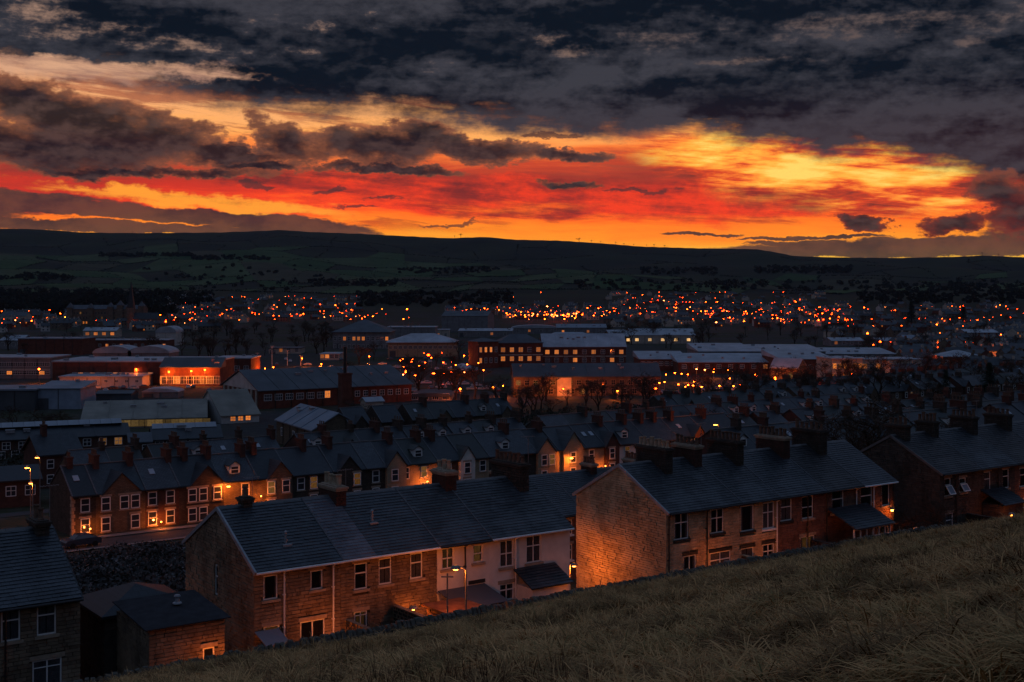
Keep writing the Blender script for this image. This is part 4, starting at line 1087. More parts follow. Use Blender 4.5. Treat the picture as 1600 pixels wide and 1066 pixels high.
t = building('brick_house', 'dark roofed brick corner house behind the pointed end gable', 'house', 62, 128, 765, 712, 682, 36, 10, 'gable', 'core_brick', 'slate_far', [(.6, 2, 1.0, 1.4, 0, None), (.15, 2, 1.0, 1.4, 0, None)])
for i in range(1):
    far_chimney(t, 2.0, 5, t['H'] + 3.4, .8, 1.4, 1.3, 3)
t = building('stone_hall', 'stone hall turned side on with one large pale blue roof slope', 'hall', 432, 488, 692, 656, 632, -62, 12, 'gable', 'core_stone', 'roof_blue', [(.4, 3, 1.2, 1.8, 0, None)])
t = building('stone_building', 'stone office block with a dark roof and a bright orange lit archway', 'building', 803, 1032, 620, 589, 569, 4, 13, 'gable', 'wall_stone', 'roof_dark',
             [(.58, 17, 1.5, 1.6, .12, 'lit_dim'), (.12, 14, 1.5, 1.7, .05, 'lit_dim')], group=None)
obj('arch', MB().box(15.2, 20.2, -.4, .0, -.5, 6.5), t, MT['wall_pale'])
t = building('brick_block', 'tall red brick block with stacked white framed windows glowing orange', 'building', 779, 848, 574, 536, 522, 10, 14, 'hip', 'wall_red', 'roof_dark', [(.62, 5, 2.0, 2.2, .7, 'lit_far'), (.25, 5, 2.0, 2.2, .7, 'lit_far')], band=.5)
t = building('brick_tower', 'round ended brick corner tower at the left of the lit red brick block', 'building', 747, 779, 576, 534, 528, 30, 10, 'hip', 'wall_red', 'roof_dark', [(.6, 4, 1.2, 2.4, .5, 'lit_far'), (.2, 4, 1.2, 2.4, .5, 'lit_far')])
t = building('brick_block', 'long red brick block with two rows of yellow lit windows', 'building', 848, 978, 572, 542, 522, 3, 20, 'gable', 'wall_red', 'roof_pale', [(.62, 9, 2.0, 2.0, .5, 'lit_far'), (.2, 9, 2.0, 2.0, .4, 'lit_far')], band=.5)
t = building('office', 'yellow stone office with a hipped pale roof and a ribbon of dark windows', 'office', 606, 715, 558, 535, 521, 3, 26, 'hip', 'core_buff', 'roof_pale', [(.55, 14, 2.0, 1.8, .12, 'lit_far')], ov=1.2)
t = building('sports_hall', 'dark hipped hall with a pale top roof and four lit windows', 'hall', 520, 608, 545, 519, 499, 0, 40, 'hip', 'wall_grey', 'roof_dark', [(.5, 12, 1.8, 2.4, .35, 'lit_far'), (.05, 12, 1.6, 2.2, .05, 'lit_far')], ov=1)
t = building('sports_hall', 'dark flat hall with a thin pale roof edge right of the hipped hall', 'hall', 604, 680, 535, 512, 500, 0, 30, 'flat', 'wall_grey', 'roof_pale')
t = building('shed', 'big black shed at the foot of the hill below the bright lamps', 'shed', 690, 762, 518, 494, 486, -8, 40, 'gable', 'wall_grey', 'roof_dark')
t = building('supermarket', 'store with twin pale gables and yellow lit fronts', 'shop', 985, 1086, 537, 524, 514, 0, 30, 'gable', 'wall_pale', 'roof_pale', [(.3, 5, 2.4, 2.0, .6, 'lamp_dim')])
t = building('shop', 'store wing with a brown gable left of the pale roofed store', 'shop', 955, 990, 537, 526, 516, 20, 16, 'gable', 'wall_stone', 'roof_pale', [(.3, 2, 2.4, 2.0, .8, 'lamp_dim')])
t = building('retail_hall', 'large retail hall with a dark sweeping canopy roof and orange lit porch', 'hall', 82, 336, 601, 566, 556, 0, 34, 'flat', 'wall_red', 'roof_pale', [(.35, 14, 1.8, 1.6, .4, 'lit_far', .12, .62)])
for (u0, u1, lab) in ((145, 205, 'left of two pale barrel roofs on the retail hall'), (200, 264, 'right of two pale barrel roofs on the retail hall')):
    building('barrel_roof', lab, 'roof', u0, u1, 575, 552, 541, 0, 18, 'barrel', 'wall_grey', 'roof_pale')
t = building('canopy_block', 'dark sloping canopy block in front of the retail hall with lamps beneath', 'building', 250, 344, 603, 574, 560, 0, 8, 'mono', 'wall_red', 'roof_dark', [(.1, 9, 2.4, 3.0, .45, 'lit_far')])
t = building('white_block', 'white single storey block with a pale flat roof and small square windows', 'building', 93, 222, 606, 590, 578, 2, 18, 'flat', 'wall_white', 'roof_pale', [(.5, 8, 1.2, 1.0, .1, 'lit_far')])
t = building('office', 'long two storey office at the left edge with pale bands', 'office', -40, 78, 592, 560, 552, 0, 24, 'flat', 'wall_grey', 'roof_pale', [(.62, 14, 2.2, 1.5, .12, 'lit_far'), (.2, 14, 2.2, 1.5, .15, 'lit_far')], band=.45)
t = building('depot', 'pale blue depot with a lamp at each end of its front', 'depot', 56, 126, 640, 607, 601, 4, 18, 'mono', 'wall_blue', 'roof_blue', group=IND)
t = building('depot', 'darker depot at the left edge beside the pale blue one', 'depot', -40, 54, 642, 611, 604, 4, 18, 'flat', 'roof_dark', 'roof_blue', group=IND)
t = building('brick_hall', 'dark brick hall with a black upper band left of the retail hall', 'hall', 28, 128, 555, 530, 519, 0, 24, 'flat', 'wall_red', 'roof_blue')
t = building('brick_hall', 'low red brick range behind the barrel roofs', 'hall', 128, 262, 548, 532, 527, 0, 16, 'flat', 'wall_red', 'roof_pale', [(.4, 12, 1.6, 1.6, .1, 'lit_far')])
t = building('shed', 'small shed with three warm windows below the hotel', 'shed', 130, 182, 527, 517, 512, 0, 14, 'gable', 'wall_pale', 'roof_pale', [(.3, 4, 3.0, 2.4, .9, 'lit_far')])
t = building('shed', 'curved white end shed right of the three warm windows', 'shed', 243, 275, 540, 520, 510, 0, 20, 'barrel', 'wall_white', 'roof_pale')
t = building('workshop', 'red brick workshop right of the retail hall with a pale flat roof', 'workshop', 334, 392, 588, 561, 556, 0, 20, 'flat', 'wall_red', 'roof_pale', [(.3, 4, 2.0, 2.2, .1, 'lit_far')])
t = building('shed', 'low dark shed in front of the white single storey block', 'shed', 150, 205, 628, 616, 611, 4, 10, 'gable', 'roof_dark', 'roof_dark')
t = building('shed', 'low shed with a white curved roof among the parked vehicles', 'shed', 222, 278, 622, 613, 607, 2, 9, 'barrel', 'wall_grey', 'roof_pale')
# the great hotel with its turrets
HT = building('hotel', 'long grand hotel with turrets and rows of dim windows below the wooded hill', 'hotel', 109, 224, 508, 483, 477, 0, 16, 'gable', 'wall_stone', 'roof_dark',
             [(.68, 24, 1.6, 2.4, .22, 'lit_dim'), (.38, 24, 1.6, 2.4, .3, 'lit_dim'), (.08, 24, 1.6, 2.4, .3, 'lit_far')])
for fx, hh in ((.0, 3), (.28, 2), (.55, 4), (.68, 8), (.8, 5), (.97, 6)):
    x = HT['w'] * fx; tb = MB().box(x - 3, x + 3, -1.2, 6, -3, HT['H'] + hh * .5)
    o = obj('turret', tb, HT, MT['wall_stone'])
    obj('turret_roof', MB().add([(x - 3.4, -1.6, HT['H'] + hh * .5), (x + 3.4, -1.6, HT['H'] + hh * .5), (x + 3.4, 6.4, HT['H'] + hh * .5), (x - 3.4, 6.4, HT['H'] + hh * .5), (x, 2.4, HT['H'] + hh * .5 + 5.5)], [(0, 1, 4), (1, 2, 4), (2, 3, 4), (3, 0, 4), (3, 2, 1, 0)]), o, MT['roof_dark'])
x, y, z = place(205, 512)
ch = thing('church', 'dark church with a tall thin spire in front of the grand hotel', 'church', (x, y, z))
obj('tower', MB().box(-3.2, 3.2, -3.2, 3.2, -3, 20), ch, MT['wall_stone'])
obj('spire', MB().add([(-3.3, -3.3, 20), (3.3, -3.3, 20), (3.3, 3.3, 20), (-3.3, 3.3, 20), (0, 0, 48)], [(0, 1, 4), (1, 2, 4), (2, 3, 4), (3, 0, 4)]), ch, MT['slate_far'])
nb = MB(); gprism(nb, 3.2, 28, -5, 5, -3, 9, 6); obj('nave', nb, ch, MT['wall_stone']); nr = MB(); groof(nr, 3.2, 28, -5, 5, 9, 6, ov=.4); obj('roof', nr, ch, MT['slate_far'])
# school complex on the right
SCH = [(1000, 1075, 580, 561, 553, 0, 30, 'wall_red', 'dark brick wing with a pale flat roof at the left end of the school'),
       (1060, 1205, 584, 566, 556, 0, 26, 'wall_red', 'long dark brick school wing behind the leafless trees'),
       (1092, 1180, 574, 549, 541, 0, 40, 'wall_grey', 'raised rear hall of the school with a stepped pale roof'),
       (1220, 1304, 590, 561, 552, 0, 40, 'wall_red', 'dark brick middle block of the school'),
       (1300, 1348, 598, 562, 556, 4, 20, 'wall_pale', 'cream school block with two bright yellow lit storeys'),
       (1346, 1440, 592, 563, 556, 6, 16, 'wall_pale', 'cream school wing with scattered lit windows'),
       (1180, 1290, 570, 549, 543, 0, 40, 'wall_grey', 'broad rear roof of the school with folded sheets'),
       (1285, 1400, 568, 553, 547, 0, 30, 'wall_grey', 'rear classroom roof at the right end of the school')]
for (u0, u1, vb, ve, vr, yw, dp, wl, lab) in SCH:
    ws = [(.45, 8, 1.8, 1.8, .12, 'lit_far')] if 'cream' not in lab else ([(.6, 6, 1.5, 2.2, 1, 'lit_far'), (.12, 6, 1.5, 2.4, .9, 'lit_far')] if 'two bright' in lab else [(.55, 9, 1.8, 2.0, .5, 'lit_far')])
    building('school_block', lab, 'school', u0, u1, vb, ve, vr, yw, dp, 'mono' if 'rear' in lab or 'cream' not in lab else 'flat', wl, 'roof_pale', ws, group='blocks of the school on the right')
t = building('gatehouse', 'small gabled gatehouse in front of the school with a pale roof', 'house', 1204, 1246, 603, 574, 560, -35, 9, 'gable', 'wall_stone', 'roof_pale', [(.5, 2, 1.6, 1.8, .3, 'lit_dim')])
t = building('house_block', 'detached red block with a pale hipped roof right of the school', 'building', 1474, 1536, 582, 557, 547, 0, 16, 'hip', 'wall_red', 'roof_pale', [(.5, 5, 1.5, 1.8, .1, 'lit_far')])
# assorted pale roofed sheds between
for i, (u0, u1, vb, ve, vr, wl, rm, rf, lab) in enumerate([
    (700, 742, 516, 508, 503, 'wall_white', 'roof_pale', 'gable', 'white shed left of the pale roofed row of stores'),
    (716, 800, 527, 517, 514, 'wall_grey', 'roof_pale', 'mono', 'wide pale mono pitch shed behind the red brick block'),
    (800, 872, 522, 513, 508, 'wall_grey', 'roof_pale', 'barrel', 'low curved roof shed left of the twin gabled store'),
    (870, 948, 524, 512, 507, 'wall_grey', 'roof_blue', 'mono', 'blue roofed shed behind the long red brick block'),
    (850, 930, 533, 527, 519, 'wall_pale', 'roof_pale', 'hip', 'pale hipped roof directly behind the lit brick block'),
    (656, 702, 530, 516, 512, 'wall_pale', 'roof_pale', 'flat', 'small pale office beside the dark flat hall'),
    (1300, 1350, 541, 533, 528, 'wall_grey', 'roof_pale', 'gable', 'small shed with a pale roof beyond the school'),
    (1370, 1415, 540, 533, 528, 'wall_grey', 'roof_pale', 'gable', 'pale roofed shed right of the small one beyond the school'),
    (1415, 1455, 540, 530, 524, 'wall_pale', 'roof_blue', 'gable', 'blue roofed house beyond the right end of the school'),
    (1510, 1560, 530, 520, 515, 'wall_grey', 'roof_pale', 'gable', 'pale roof near the right edge among the far lamps'),
    (0, 40, 503, 494, 488, 'wall_pale', 'roof_dark', 'gable', 'floodlit pale building at the left edge below the hill'),
    (0, 34, 545, 532, 524, 'wall_grey', 'roof_pale', 'gable', 'pale roofed building at the left edge behind the office'),
    (420, 470, 553, 545, 541, 'wall_pale', 'roof_dark', 'flat', 'low building beside the car park masts'),
    (500, 530, 563, 554, 550, 'wall_pale', 'roof_pale', 'flat', 'white flat roofed kiosk behind the factory roof'),
    (700, 745, 587, 578, 568, 'wall_stone', 'roof_pale', 'hip', 'pale hipped roof left of the brick corner tower'),
    (640, 705, 627, 620, 614, 'wall_grey', 'roof_dark', 'barrel', 'curved grey roof right of the red factory'),
]):
    building('shed' if 'house' not in lab else 'house', lab, 'shed' if 'house' not in lab else 'house', u0, u1, vb, ve, vr, random.uniform(-4, 6), 18, rf, wl, rm, [(.35, 4, 2.0, 2.0, .2, 'lit_far')])

# ------------------------------------------------------------------ outbuilding, bays and yards of the near terrace
def low_building(name, label, cat, a0, a1, b0, b1, zt, roofkind, face, zr=None, wins=(), rmat='felt', zg=ZG):
    x, y = ab(a0, b0); W_, D = a1 - a0, b1 - b0; H = zt - zg
    t = thing(name, label, cat, (x, y, zg), YAW)
    wb = MB().box(.13, W_ - .02, .13, D - .02, -2, H - .02); wl = obj('wall', wb, t, MT['core_stone'] if face != 'cream' else MT['cream'])
    rects = [(q[0] - q[2] / 2, q[0] + q[2] / 2, q[1], q[1] + q[3]) for q in wins] + [(q[0] - q[2] / 2 - .13, q[0] + q[2] / 2 + .13, q[1] + q[3] + .01, q[1] + q[3] + .21) for q in wins]
    if face != 'cream':
        sb = MB(); stone_rows(sb, (0, 0, 0), (1, 0, 0), (0, 0, 1), (0, -1, 0), lambda q: (0, W_), H - .02, rects, z0=-.6)
        stone_rows(sb, (0, D, 0), (0, -1, 0), (0, 0, 1), (-1, 0, 0), lambda q: (0, D), H - .02, [], z0=-.6)
        obj('stonework', sb, wl, MT[face], kind='stuff')
    else:
        wb = MB().box(0, W_, 0, .13, -2, H - .02).box(0, .13, .13, D, -2, H - .02); obj('render_coat', wb, wl, MT['cream'])
    rb = MB(); ov = .22; hr = (zr or zt) - zg
    if roofkind == 'lean':
        L = math.hypot(D + ov, hr - H); ey = (0, (D + ov) / L, (hr - H) / L); en = (0, -ey[2], ey[1])
        rb.obox((0, -ov, H), (1, 0, 0), ey, en, -ov, W_ + ov, 0, L, 0, .05)
        ro = obj('roof', rb, t, MT[rmat if rmat != 'slate' else 'slate_far'])
        if rmat == 'slate':
            sm = MB(); slate_rows(sm, (0, -ov, H + .05), (1, 0, 0), ey, en, -ov, W_ + ov, L, .22, .33); obj('slating', sm, ro, MT['slate'], kind='stuff')
    elif roofkind == 'hip':
        q = min(W_, D) / 2 - .2
        b = [(-ov, -ov, H), (W_ + ov, -ov, H), (W_ + ov, D + ov, H), (-ov, D + ov, H), (W_ / 2, q, hr), (W_ / 2, D - q, hr)]
        rb.add(b + [(p, r_, s_ - .14) for p, r_, s_ in b[:4]], [(0, 1, 4), (1, 2, 5, 4), (2, 3, 5), (3, 0, 4, 5), (6, 7, 1, 0), (7, 8, 2, 1), (8, 9, 3, 2), (9, 6, 0, 3)])
        obj('roof', rb, t, MT[rmat])
    else:
        rb.box(-ov, W_ + ov, -ov, D + ov, H, H + .12); obj('roof', rb, t, MT[rmat])
    for q in wins:
        kw = q[4] if len(q) > 4 else {}
        window(t, q[0], q[1], q[2], q[3], **{**dict(style='', lintel='stonetrim'), **kw})
    return t
t = low_building('outbuilding', 'low stone outbuilding with black felt roof and a small door, lit orange', 'outbuilding', 19.1, 22.6, 53.0, 57.2, z_at(985, 54.0), 'lean', 'stone', z_at(940, 57.5), [(2.75, 1.15, .55, 1.35, dict(sill=None))])
obj('flue', MB().lathe((2.2, 2.4, t.children[0].location[2] + z_at(985, 54) - ZG + .35), [(.22, 0), (.2, .05), (.1, .08), (.1, .3), (.16, .33), (.12, .4)], 10), t, MT['lead'])
low_building('outbuilding', 'slate hipped store joined to the back of the felt roofed outbuilding', 'outbuilding', 18.6, 22.8, 57.4, 61.5, z_at(965, 57), 'hip', 'dark', z_at(926, 58.2), [], 'slate_far')
low_building('extension', 'slate roofed bay with a white window built onto the cream end house', 'extension', 41.0, 43.5, 54.2, 55.7, ZG + 2.2, 'lean', 'cream', ZG + 3.0, [(1.2, .55, 1.25, 1.25, dict(style='sm', lintel=None, curtain=1))], 'slate')
low_building('extension', 'blue grey roofed lean-to store against the cream houses behind the lamp post', 'extension', 36.0, 38.6, 53.6, 55.7, ZG + 2.0, 'lean', 'stone', ZG + 2.5, [], 'roof_dark')
low_building('shed', 'garden shed with a rusty brown flat roof beside the pale fence', 'shed', 34.3, 36.3, 52.0, 54.4, ZG + 2.2, 'flat', 'redstone', None, [], 'rust')
low_building('porch', 'small grey roofed porch at the foot of the dark gable', 'porch', 25.5, 26.3, 54.2, 55.7, ZG + 1.5, 'lean', 'stone', ZG + 2.0, [], 'roof_blue')
# conservatory on block 2
x, y = ab(67.6, 53.6); cz_ = float(ZG)
cn = thing('conservatory', 'lean-to conservatory with pinkish white glazing bars and a slate roof', 'conservatory', (x, y, cz_), YAW)
Wc, Dc, Hc = 3.9, 2.1, 2.55
obj('plinth', MB().box(0, Wc, 0, .2, -1, .7).box(0, .2, .2, Dc, -1, .7).box(Wc - .2, Wc, .2, Dc, -1, .7), cn, MT['wall_pale'])
fm = MB(); fm.box(0, Wc, 0, .09, .70, .78); fm.box(0, Wc, 0, .09, Hc - .1, Hc); fm.box(0, Wc, .0, .085, 1.9, 1.96)
for i in range(7): fm.box(Wc * i / 6 - (.08 if i == 6 else 0), Wc * i / 6 + (.0 if i == 6 else .08), -.01, .095, .78, Hc - .1)
obj('glazing_frame', fm, cn, MT['white'])
for i in range(6): obj('pane', MB().box(Wc * i / 6 + .08, Wc * (i + 1) / 6 - .0, .03, .05, .78, Hc - .1), cn, MT['glass'])
L = math.hypot(Dc + .3, 1.05); ey = (0, (Dc + .3) / L, 1.05 / L); en = (0, -ey[2], ey[1])
ro = obj('roof', MB().obox((0, -.3, Hc), (1, 0, 0), ey, en, -.15, Wc + .15, 0, L, 0, .06), cn, MT['roof_dark'])
sm = MB(); slate_rows(sm, (0, -.3, Hc + .06), (1, 0, 0), ey, en, -.15, Wc + .15, L, .25, .35); obj('slating', sm, ro, MT['slate'], kind='stuff')
# lean-to on block 3
low_building('extension', 'dark lean-to with a slanting pale edged roof at the right hand terrace', 'extension', 85.6, 88.2, 53.9, 55.7, ZG + 2.3, 'lean', 'dark', ZG + 3.2, [], 'slate')
def fence(name, label, pts, h, mat, bw=.12, gap=.02, zg=ZG):
    (a0, b0), (a1, b1) = pts; L = math.hypot(a1 - a0, b1 - b0); x, y = ab(a0, b0)
    t = thing(name, label, 'fence', (x, y, zg), YAW + math.atan2(b1 - b0, a1 - a0))
    me = MB().add([(0, 0, .05), (bw, 0, .05), (bw, .02, .05), (0, .02, .05), (0, 0, h), (bw / 2, 0, h + .05), (bw, 0, h), (0, .02, h), (bw / 2, .02, h + .05), (bw, .02, h)],
                  [(0, 1, 6, 5, 4), (3, 7, 8, 9, 2), (0, 4, 7, 3), (1, 2, 9, 6), (4, 5, 8, 7), (5, 6, 9, 8)]).mesh('board', MT[mat])
    n = int(L / (bw + gap))
    for i in range(n):
        o = obj('board', me, t, loc=(i * (bw + gap), -.02 + random.uniform(-.006, .006), random.uniform(-.02, .02))); o.rotation_euler[1] = random.uniform(-.01, .01)
    for z in (.35, h - .3): obj('rail', MB().box(0, L, .02, .07, z, z + .08), t, MT[mat])
    for i in range(int(L / 1.8) + 1): obj('post', MB().box(i * 1.8, i * 1.8 + .1, .07, .17, -.3, h + .05), t, MT[mat])
fence('board_fence', 'pale slatted fence standing orange lit between the stone houses and the shed', [(31.6, 52.3), (34.2, 51.9)], 2.2, 'wood')
fence('board_fence', 'yellowish timber fence below the cream houses', [(38.2, 52.0), (41.6, 52.3)], 1.75, 'wood_y')
fence('board_fence', 'short side fence running back to the stone house beside its quartered window', [(31.5, 52.4), (31.5, 55.5)], 1.6, 'wood')
def yard_wall(label, a, b0, b1, h0, h1, mat='stone', zg=ZG):
    x, y = ab(a, b0); t = thing('yard_wall', label, 'wall', (x, y, zg), YAW); D = b1 - b0
    mb = MB(); mb.add([(xx, yy, zz) for xx in (.06, .24) for yy, zz in ((0, -1), (D, -1), (D, h1 - .05), (0, h0 - .05))], [(0, 1, 2, 3), (7, 6, 5, 4), (0, 4, 5, 1), (1, 5, 6, 2), (2, 6, 7, 3), (3, 7, 4, 0)])
    obj('core', mb, t, MT['mortar']); sb = MB()
    stone_rows(sb, (.13, 0, 0), (0, 1, 0), (0, 0, 1), (1, 0, 0), lambda q: (0, D * min(1, max(.1, (h1 - q) / max(.01, h1 - h0)) if q > h0 else 1)) if h1 > h0 else (0, D), max(h0, h1), [], .17)
    stone_rows(sb, (.17, D, 0), (0, -1, 0), (0, 0, 1), (-1, 0, 0), lambda q: (D - D * (h1 - q) / max(.01, h1 - h0), D) if q > h0 and False else (0, D), h0, [], .17)
    obj('stonework', sb, t, MT[mat], kind='stuff')
yard_wall('sloping stone yard wall right of the french doors', 30.2, 52.5, 55.7, 1.9, 1.9)
yard_wall('stone yard wall between the quartered window and the pale fence', 33.0, 52.5, 55.7, 2.2, 2.2)
yard_wall('stone yard wall dividing the yards of the buff terrace', 58.9, 52.5, 55.7, 1.6, 1.6, 'buff')
yard_wall('dark yard wall left of the conservatory', 65.6, 52.5, 55.7, 1.8, 1.8, 'dark')
yard_wall('dark yard wall below the tilted open windows', 83.5, 52.5, 55.7, 1.7, 1.7, 'dark')
# ------------------------------------------------------------------ the dry stone wall along the field
def field_wall():
    a0, a1, b = 10.0, 112.0, 49.6; WH = .42
    x, y = ab(a0, b); z0 = 0.0
    t = thing('dry_stone_wall', 'long dark dry stone wall along the lower edge of the field', 'wall', (x, y, 0), YAW)
    def gl(s): return gzf(*ab(a0 + s, 49.5))
    core = MB(); n = 60; L = a1 - a0
    for i in range(n):
        s, e = L * i / n, L * (i + 1) / n; zs, ze = gl(s) + WH, gl(e) + WH
        core.add([(s, .03, ZG - 1), (e, .03, ZG - 1), (e, .03, ze), (s, .03, zs), (s, .42, ZG - 1), (e, .42, ZG - 1), (e, .42, ze), (s, .42, zs)], [(0, 1, 2, 3), (3, 2, 6, 7), (5, 4, 7, 6)])
    obj('core', core, t, MT['mortar'])
    sb = MB()
    for k in range(3):
        s = random.uniform(0, .2)
        while s < L:
            w = random.uniform(.16, .5); z = gl(s) - .02 + k * .148; h = .146 * random.uniform(.85, 1.1); p = random.uniform(-.01, .06)
            zz = z; j = lambda: random.uniform(-.012, .012)
            vs = [(s + .01 + j(), .08, zz), (s + w - .01 + j(), .08, zz), (s + w - .01 + j(), .08, zz + h), (s + .01 + j(), .08, zz + h),
                  (s + .03 + j(), -p, zz + .02 + j()), (s + w - .03 + j(), -p, zz + .02 + j()), (s + w - .03 + j(), -p, zz + h - .02 + j()), (s + .03 + j(), -p, zz + h - .02 + j())]
            sb.add(vs, [(4, 5, 6, 7), (0, 1, 5, 4), (1, 2, 6, 5), (2, 3, 7, 6), (3, 0, 4, 7)]); s += w
    obj('stonework', sb, t, MT['wallstone'], kind='stuff')
    base = []
    for q in range(7):
        rr = random.Random(q); n = 7; r = rr.uniform(.10, .13)
        ring = [(math.cos(PI * i / (n - 1)) * .23 * rr.uniform(.85, 1.1), math.sin(PI * i / (n - 1)) * .27 * rr.uniform(.75, 1.15)) for i in range(n)]
        mb = MB(); vs = [(xx, yy, zz - .02) for xx in (0, rr.uniform(.12, .2)) for yy, zz in ring]
        mb.add(vs, [tuple(range(n))[::-1], tuple(range(n, 2 * n))] + [(i, i + 1, n + i + 1, n + i) for i in range(n - 1)])
        base.append(mb.mesh('coping_stone', MT['wallstone']))
    s = 2.0; c = 0; rest = MB()
    while s < L - .3:
        if c < 298 and s > 3:
            o = obj('coping_stone', random.choice(base), t, loc=(s, .22, gl(s) + WH)); o.rotation_euler = (0, random.uniform(-.25, .25), random.uniform(-.2, .2)); c += 1
            sc_ = random.uniform(.8, 1.25); o.scale = (sc_, 1, sc_)
        else:
            rest.box(s, s + .2, .02, .42, gl(s) + WH - .02, gl(s) + WH + random.uniform(.15, .3))
        s += random.uniform(.2, .3)
    obj('far_coping', rest, t, MT['wallstone'], kind='stuff')
MT['wallstone'] = M_piece('gritstone', [(.05, .045, .038), (.085, .075, .06), (.12, .105, .085), (.07, .066, .05), (.16, .14, .115)], .95, 2.0)
field_wall()
# ------------------------------------------------------------------ lamps
ORANGE = (1, .20, .022)
def point(name, loc, energy, r=.12, color=ORANGE, parent=None, spot=False):
    d = bpy.data.lights.new(name, 'SPOT' if spot else 'POINT'); d.energy = energy * .62; d.color = color; d.shadow_soft_size = r
    if spot: d.spot_size = math.radians(165); d.spot_blend = .6
    o = bpy.data.objects.new(name, d); COL.objects.link(o); o.location = loc
    if parent is not None: o.parent = parent
    return o
def street_lamp(label, x, y, h, energy, arm=(.9, 0), zg=None, lens=.13, name='street_lamp', emat='lamp_near', group=None):
    """street_lamp > pole, bracket, lantern (> lens)"""
    zg = gzf(x, y) if zg is None else zg
    t = thing(name, label, 'street lamp', (x, y, zg), 0, group)
    obj('pole', MB().tube((0, 0, -.5), (0, 0, 1.1), .085, n=10).tube((0, 0, 1.1), (0, 0, h - .1), .06, .045, n=10), t, MT['steel'])
    ax, ay = arm
    obj('bracket', MB().tube((0, 0, h - .12), (ax * .5, ay * .5, h + .04), .035, n=8).tube((ax * .5, ay * .5, h + .04), (ax, ay, h + .06), .035, n=8), t, MT['steel'])
    l = obj('lantern', MB().lathe((ax, ay, h - .04), [(.06, .16), (.16, .13), (.24, .04), (.25, 0), (.22, -.01)], 12), t, MT['steel'])
    obj('lens', MB().lathe((ax, ay, h - .14), [(.02, 0), (lens * .8, .02), (lens, .08), (lens * .9, .11)], 12), l, MT[emat])
    point('lamp_light', (ax, ay, h - .28), energy, .1, parent=t)
    return t
def lamp_px(label, u, v, b, energy, arm=(-.5, .3), **kw):
    a, Y = a_at(u, b); x, y = ab(a, b); z = z_at(v, Y); x -= arm[0]; y -= arm[1]
    zg = gzf(x, y) if b > 50 else None
    return street_lamp(label, x, y, z - zg + .06, energy, arm, zg, **kw)
lamp_px('street lamp with a short arm glowing in the lane before the cream houses', 712, 889, 52.4, 260, (-.52, .0))
lamp_px('low path lamp between the cream house and the buff gable', 897, 884, 62.0, 520, (.3, .0))
lamp_px('tall street lamp flaring bright orange above the buff terrace chimneys', 1118, 664, 147.0, 1500, lens=.34)
lamp_px('upper orange street lamp at the left edge beside the brick corner house', 42, 731, 140.0, 1100, (-.4, 0), lens=.22)
lamp_px('lower orange street lamp on the tall pole at the left edge', 48, 755, 126.0, 700, (-.2, 0), lens=.18)
lamp_px('yellowish street lamp behind the brick corner house', 58, 715, 172.0, 900, lens=.25)
def wall_lamp(label, u, v, b, energy, lens=.14, out=.5):
    a, Y = a_at(u, b - out); x, y = ab(a, b - out); z = z_at(v, Y)
    t = thing('wall_lamp', label, 'wall lamp', (x, y, z), YAW)
    obj('bracket', MB().tube((0, out, .18), (0, 0, .18), .025, n=8).box(-.08, .08, out - .04, out, .05, .3), t, MT['steel'])
    l = obj('lantern', MB().lathe((0, 0, .02), [(.05, .18), (.17, .12), (.19, .03), (.17, .02)], 10), t, MT['steel'])
    obj('lens', MB().lathe((0, 0, -.10), [(.02, 0), (lens * .8, .02), (lens, .09), (lens * .8, .13)], 10), l, MT['lamp_near'])
    point('lamp_light', (0, -.05, -.22), energy, .08, parent=t)
wall_lamp('wall lamp shining at the far corner of the buff gabled terrace', 1394, 797, 55.8, 60, .1, .45)
wall_lamp('bright orange wall lamp between two windows of the gabled street', 357, 760, B2 - .3, 800, .24, 1.0)
wall_lamp('twin orange lamp on the front of the tall gabled house', 893, 716, B2 - .6, 600, .26, .9)
wall_lamp('added lamp between the windows of the orange brick house', 252, 815, B2, 480, .10, 1.4)  # added lamp, standing in for the hidden source of the orange patches
wall_lamp('added lamp beside the pale cornered end house', 141, 826, B2, 260, .10, 1.2)  # added lamp too, to turn the lower front orange
wall_lamp('wall lamp by the bay of the cream flat fronted house', 668, 752, B2, 420, .10, 1.3)
wall_lamp('added lamp low on the stone house right of the wall lamp', 408, 775, B2, 420, .08, 1.5)  # lamp added to throw orange onto this stone front
wall_lamp('wall lamp on the red gabled house', 946, 728, B2, 200, .10, 1.2)
for a, b, h, e, lab in ((28.3, 53.6, 1.9, 200, 'by the french doors of the end house'), (21.8, 51.6, 1.9, 230, 'before the felt roofed outbuilding'), (33.6, 54.9, 2.2, 80, 'behind the pale slatted fence'),
                        (55.6, 53.9, 1.9, 120, 'below the black trimmed windows of the buff end house'), (60.8, 53.9, 1.8, 80, 'before the second buff house'), (65.0, 52.6, 2.0, 90, 'among the leafless shrubs'), (73.6, 53.2, 2.0, 60, 'right of the conservatory'),
                        (84.3, 52.6, 2.0, 90, 'under the tilted windows at the right'), (91.5, 53.6, 1.9, 110, 'near the right edge of the terrace'), (43.4, 52.6, 1.9, 70, 'before the slate roofed bay'),
                        (23.6, 69.2, 2.4, 300, 'behind the outbuilding roof'), (50.6, 71.5, 3.2, 900, 'in the passage behind the cream end house')):
    x, y = ab(a, b); street_lamp('short lane lamp ' + lab, x, y, h, e, (.15, 0), gzf(x, y), .07, 'lane_lamp', group='short lamps in the back lane')
x, y = ab(*(lambda a: (a, 51.6))(a_at(699, 51.6)[0]))
tp = thing('washing_line_post', 'thin post standing in front of the cream house left of the lane lamp', 'post', (x, y, ZG)); obj('post', MB().tube((0, 0, -.3), (0, 0, 4.5), .045, .04, 8).box(-.3, .3, -.03, .03, 4.3, 4.36), tp, MT['steel'])
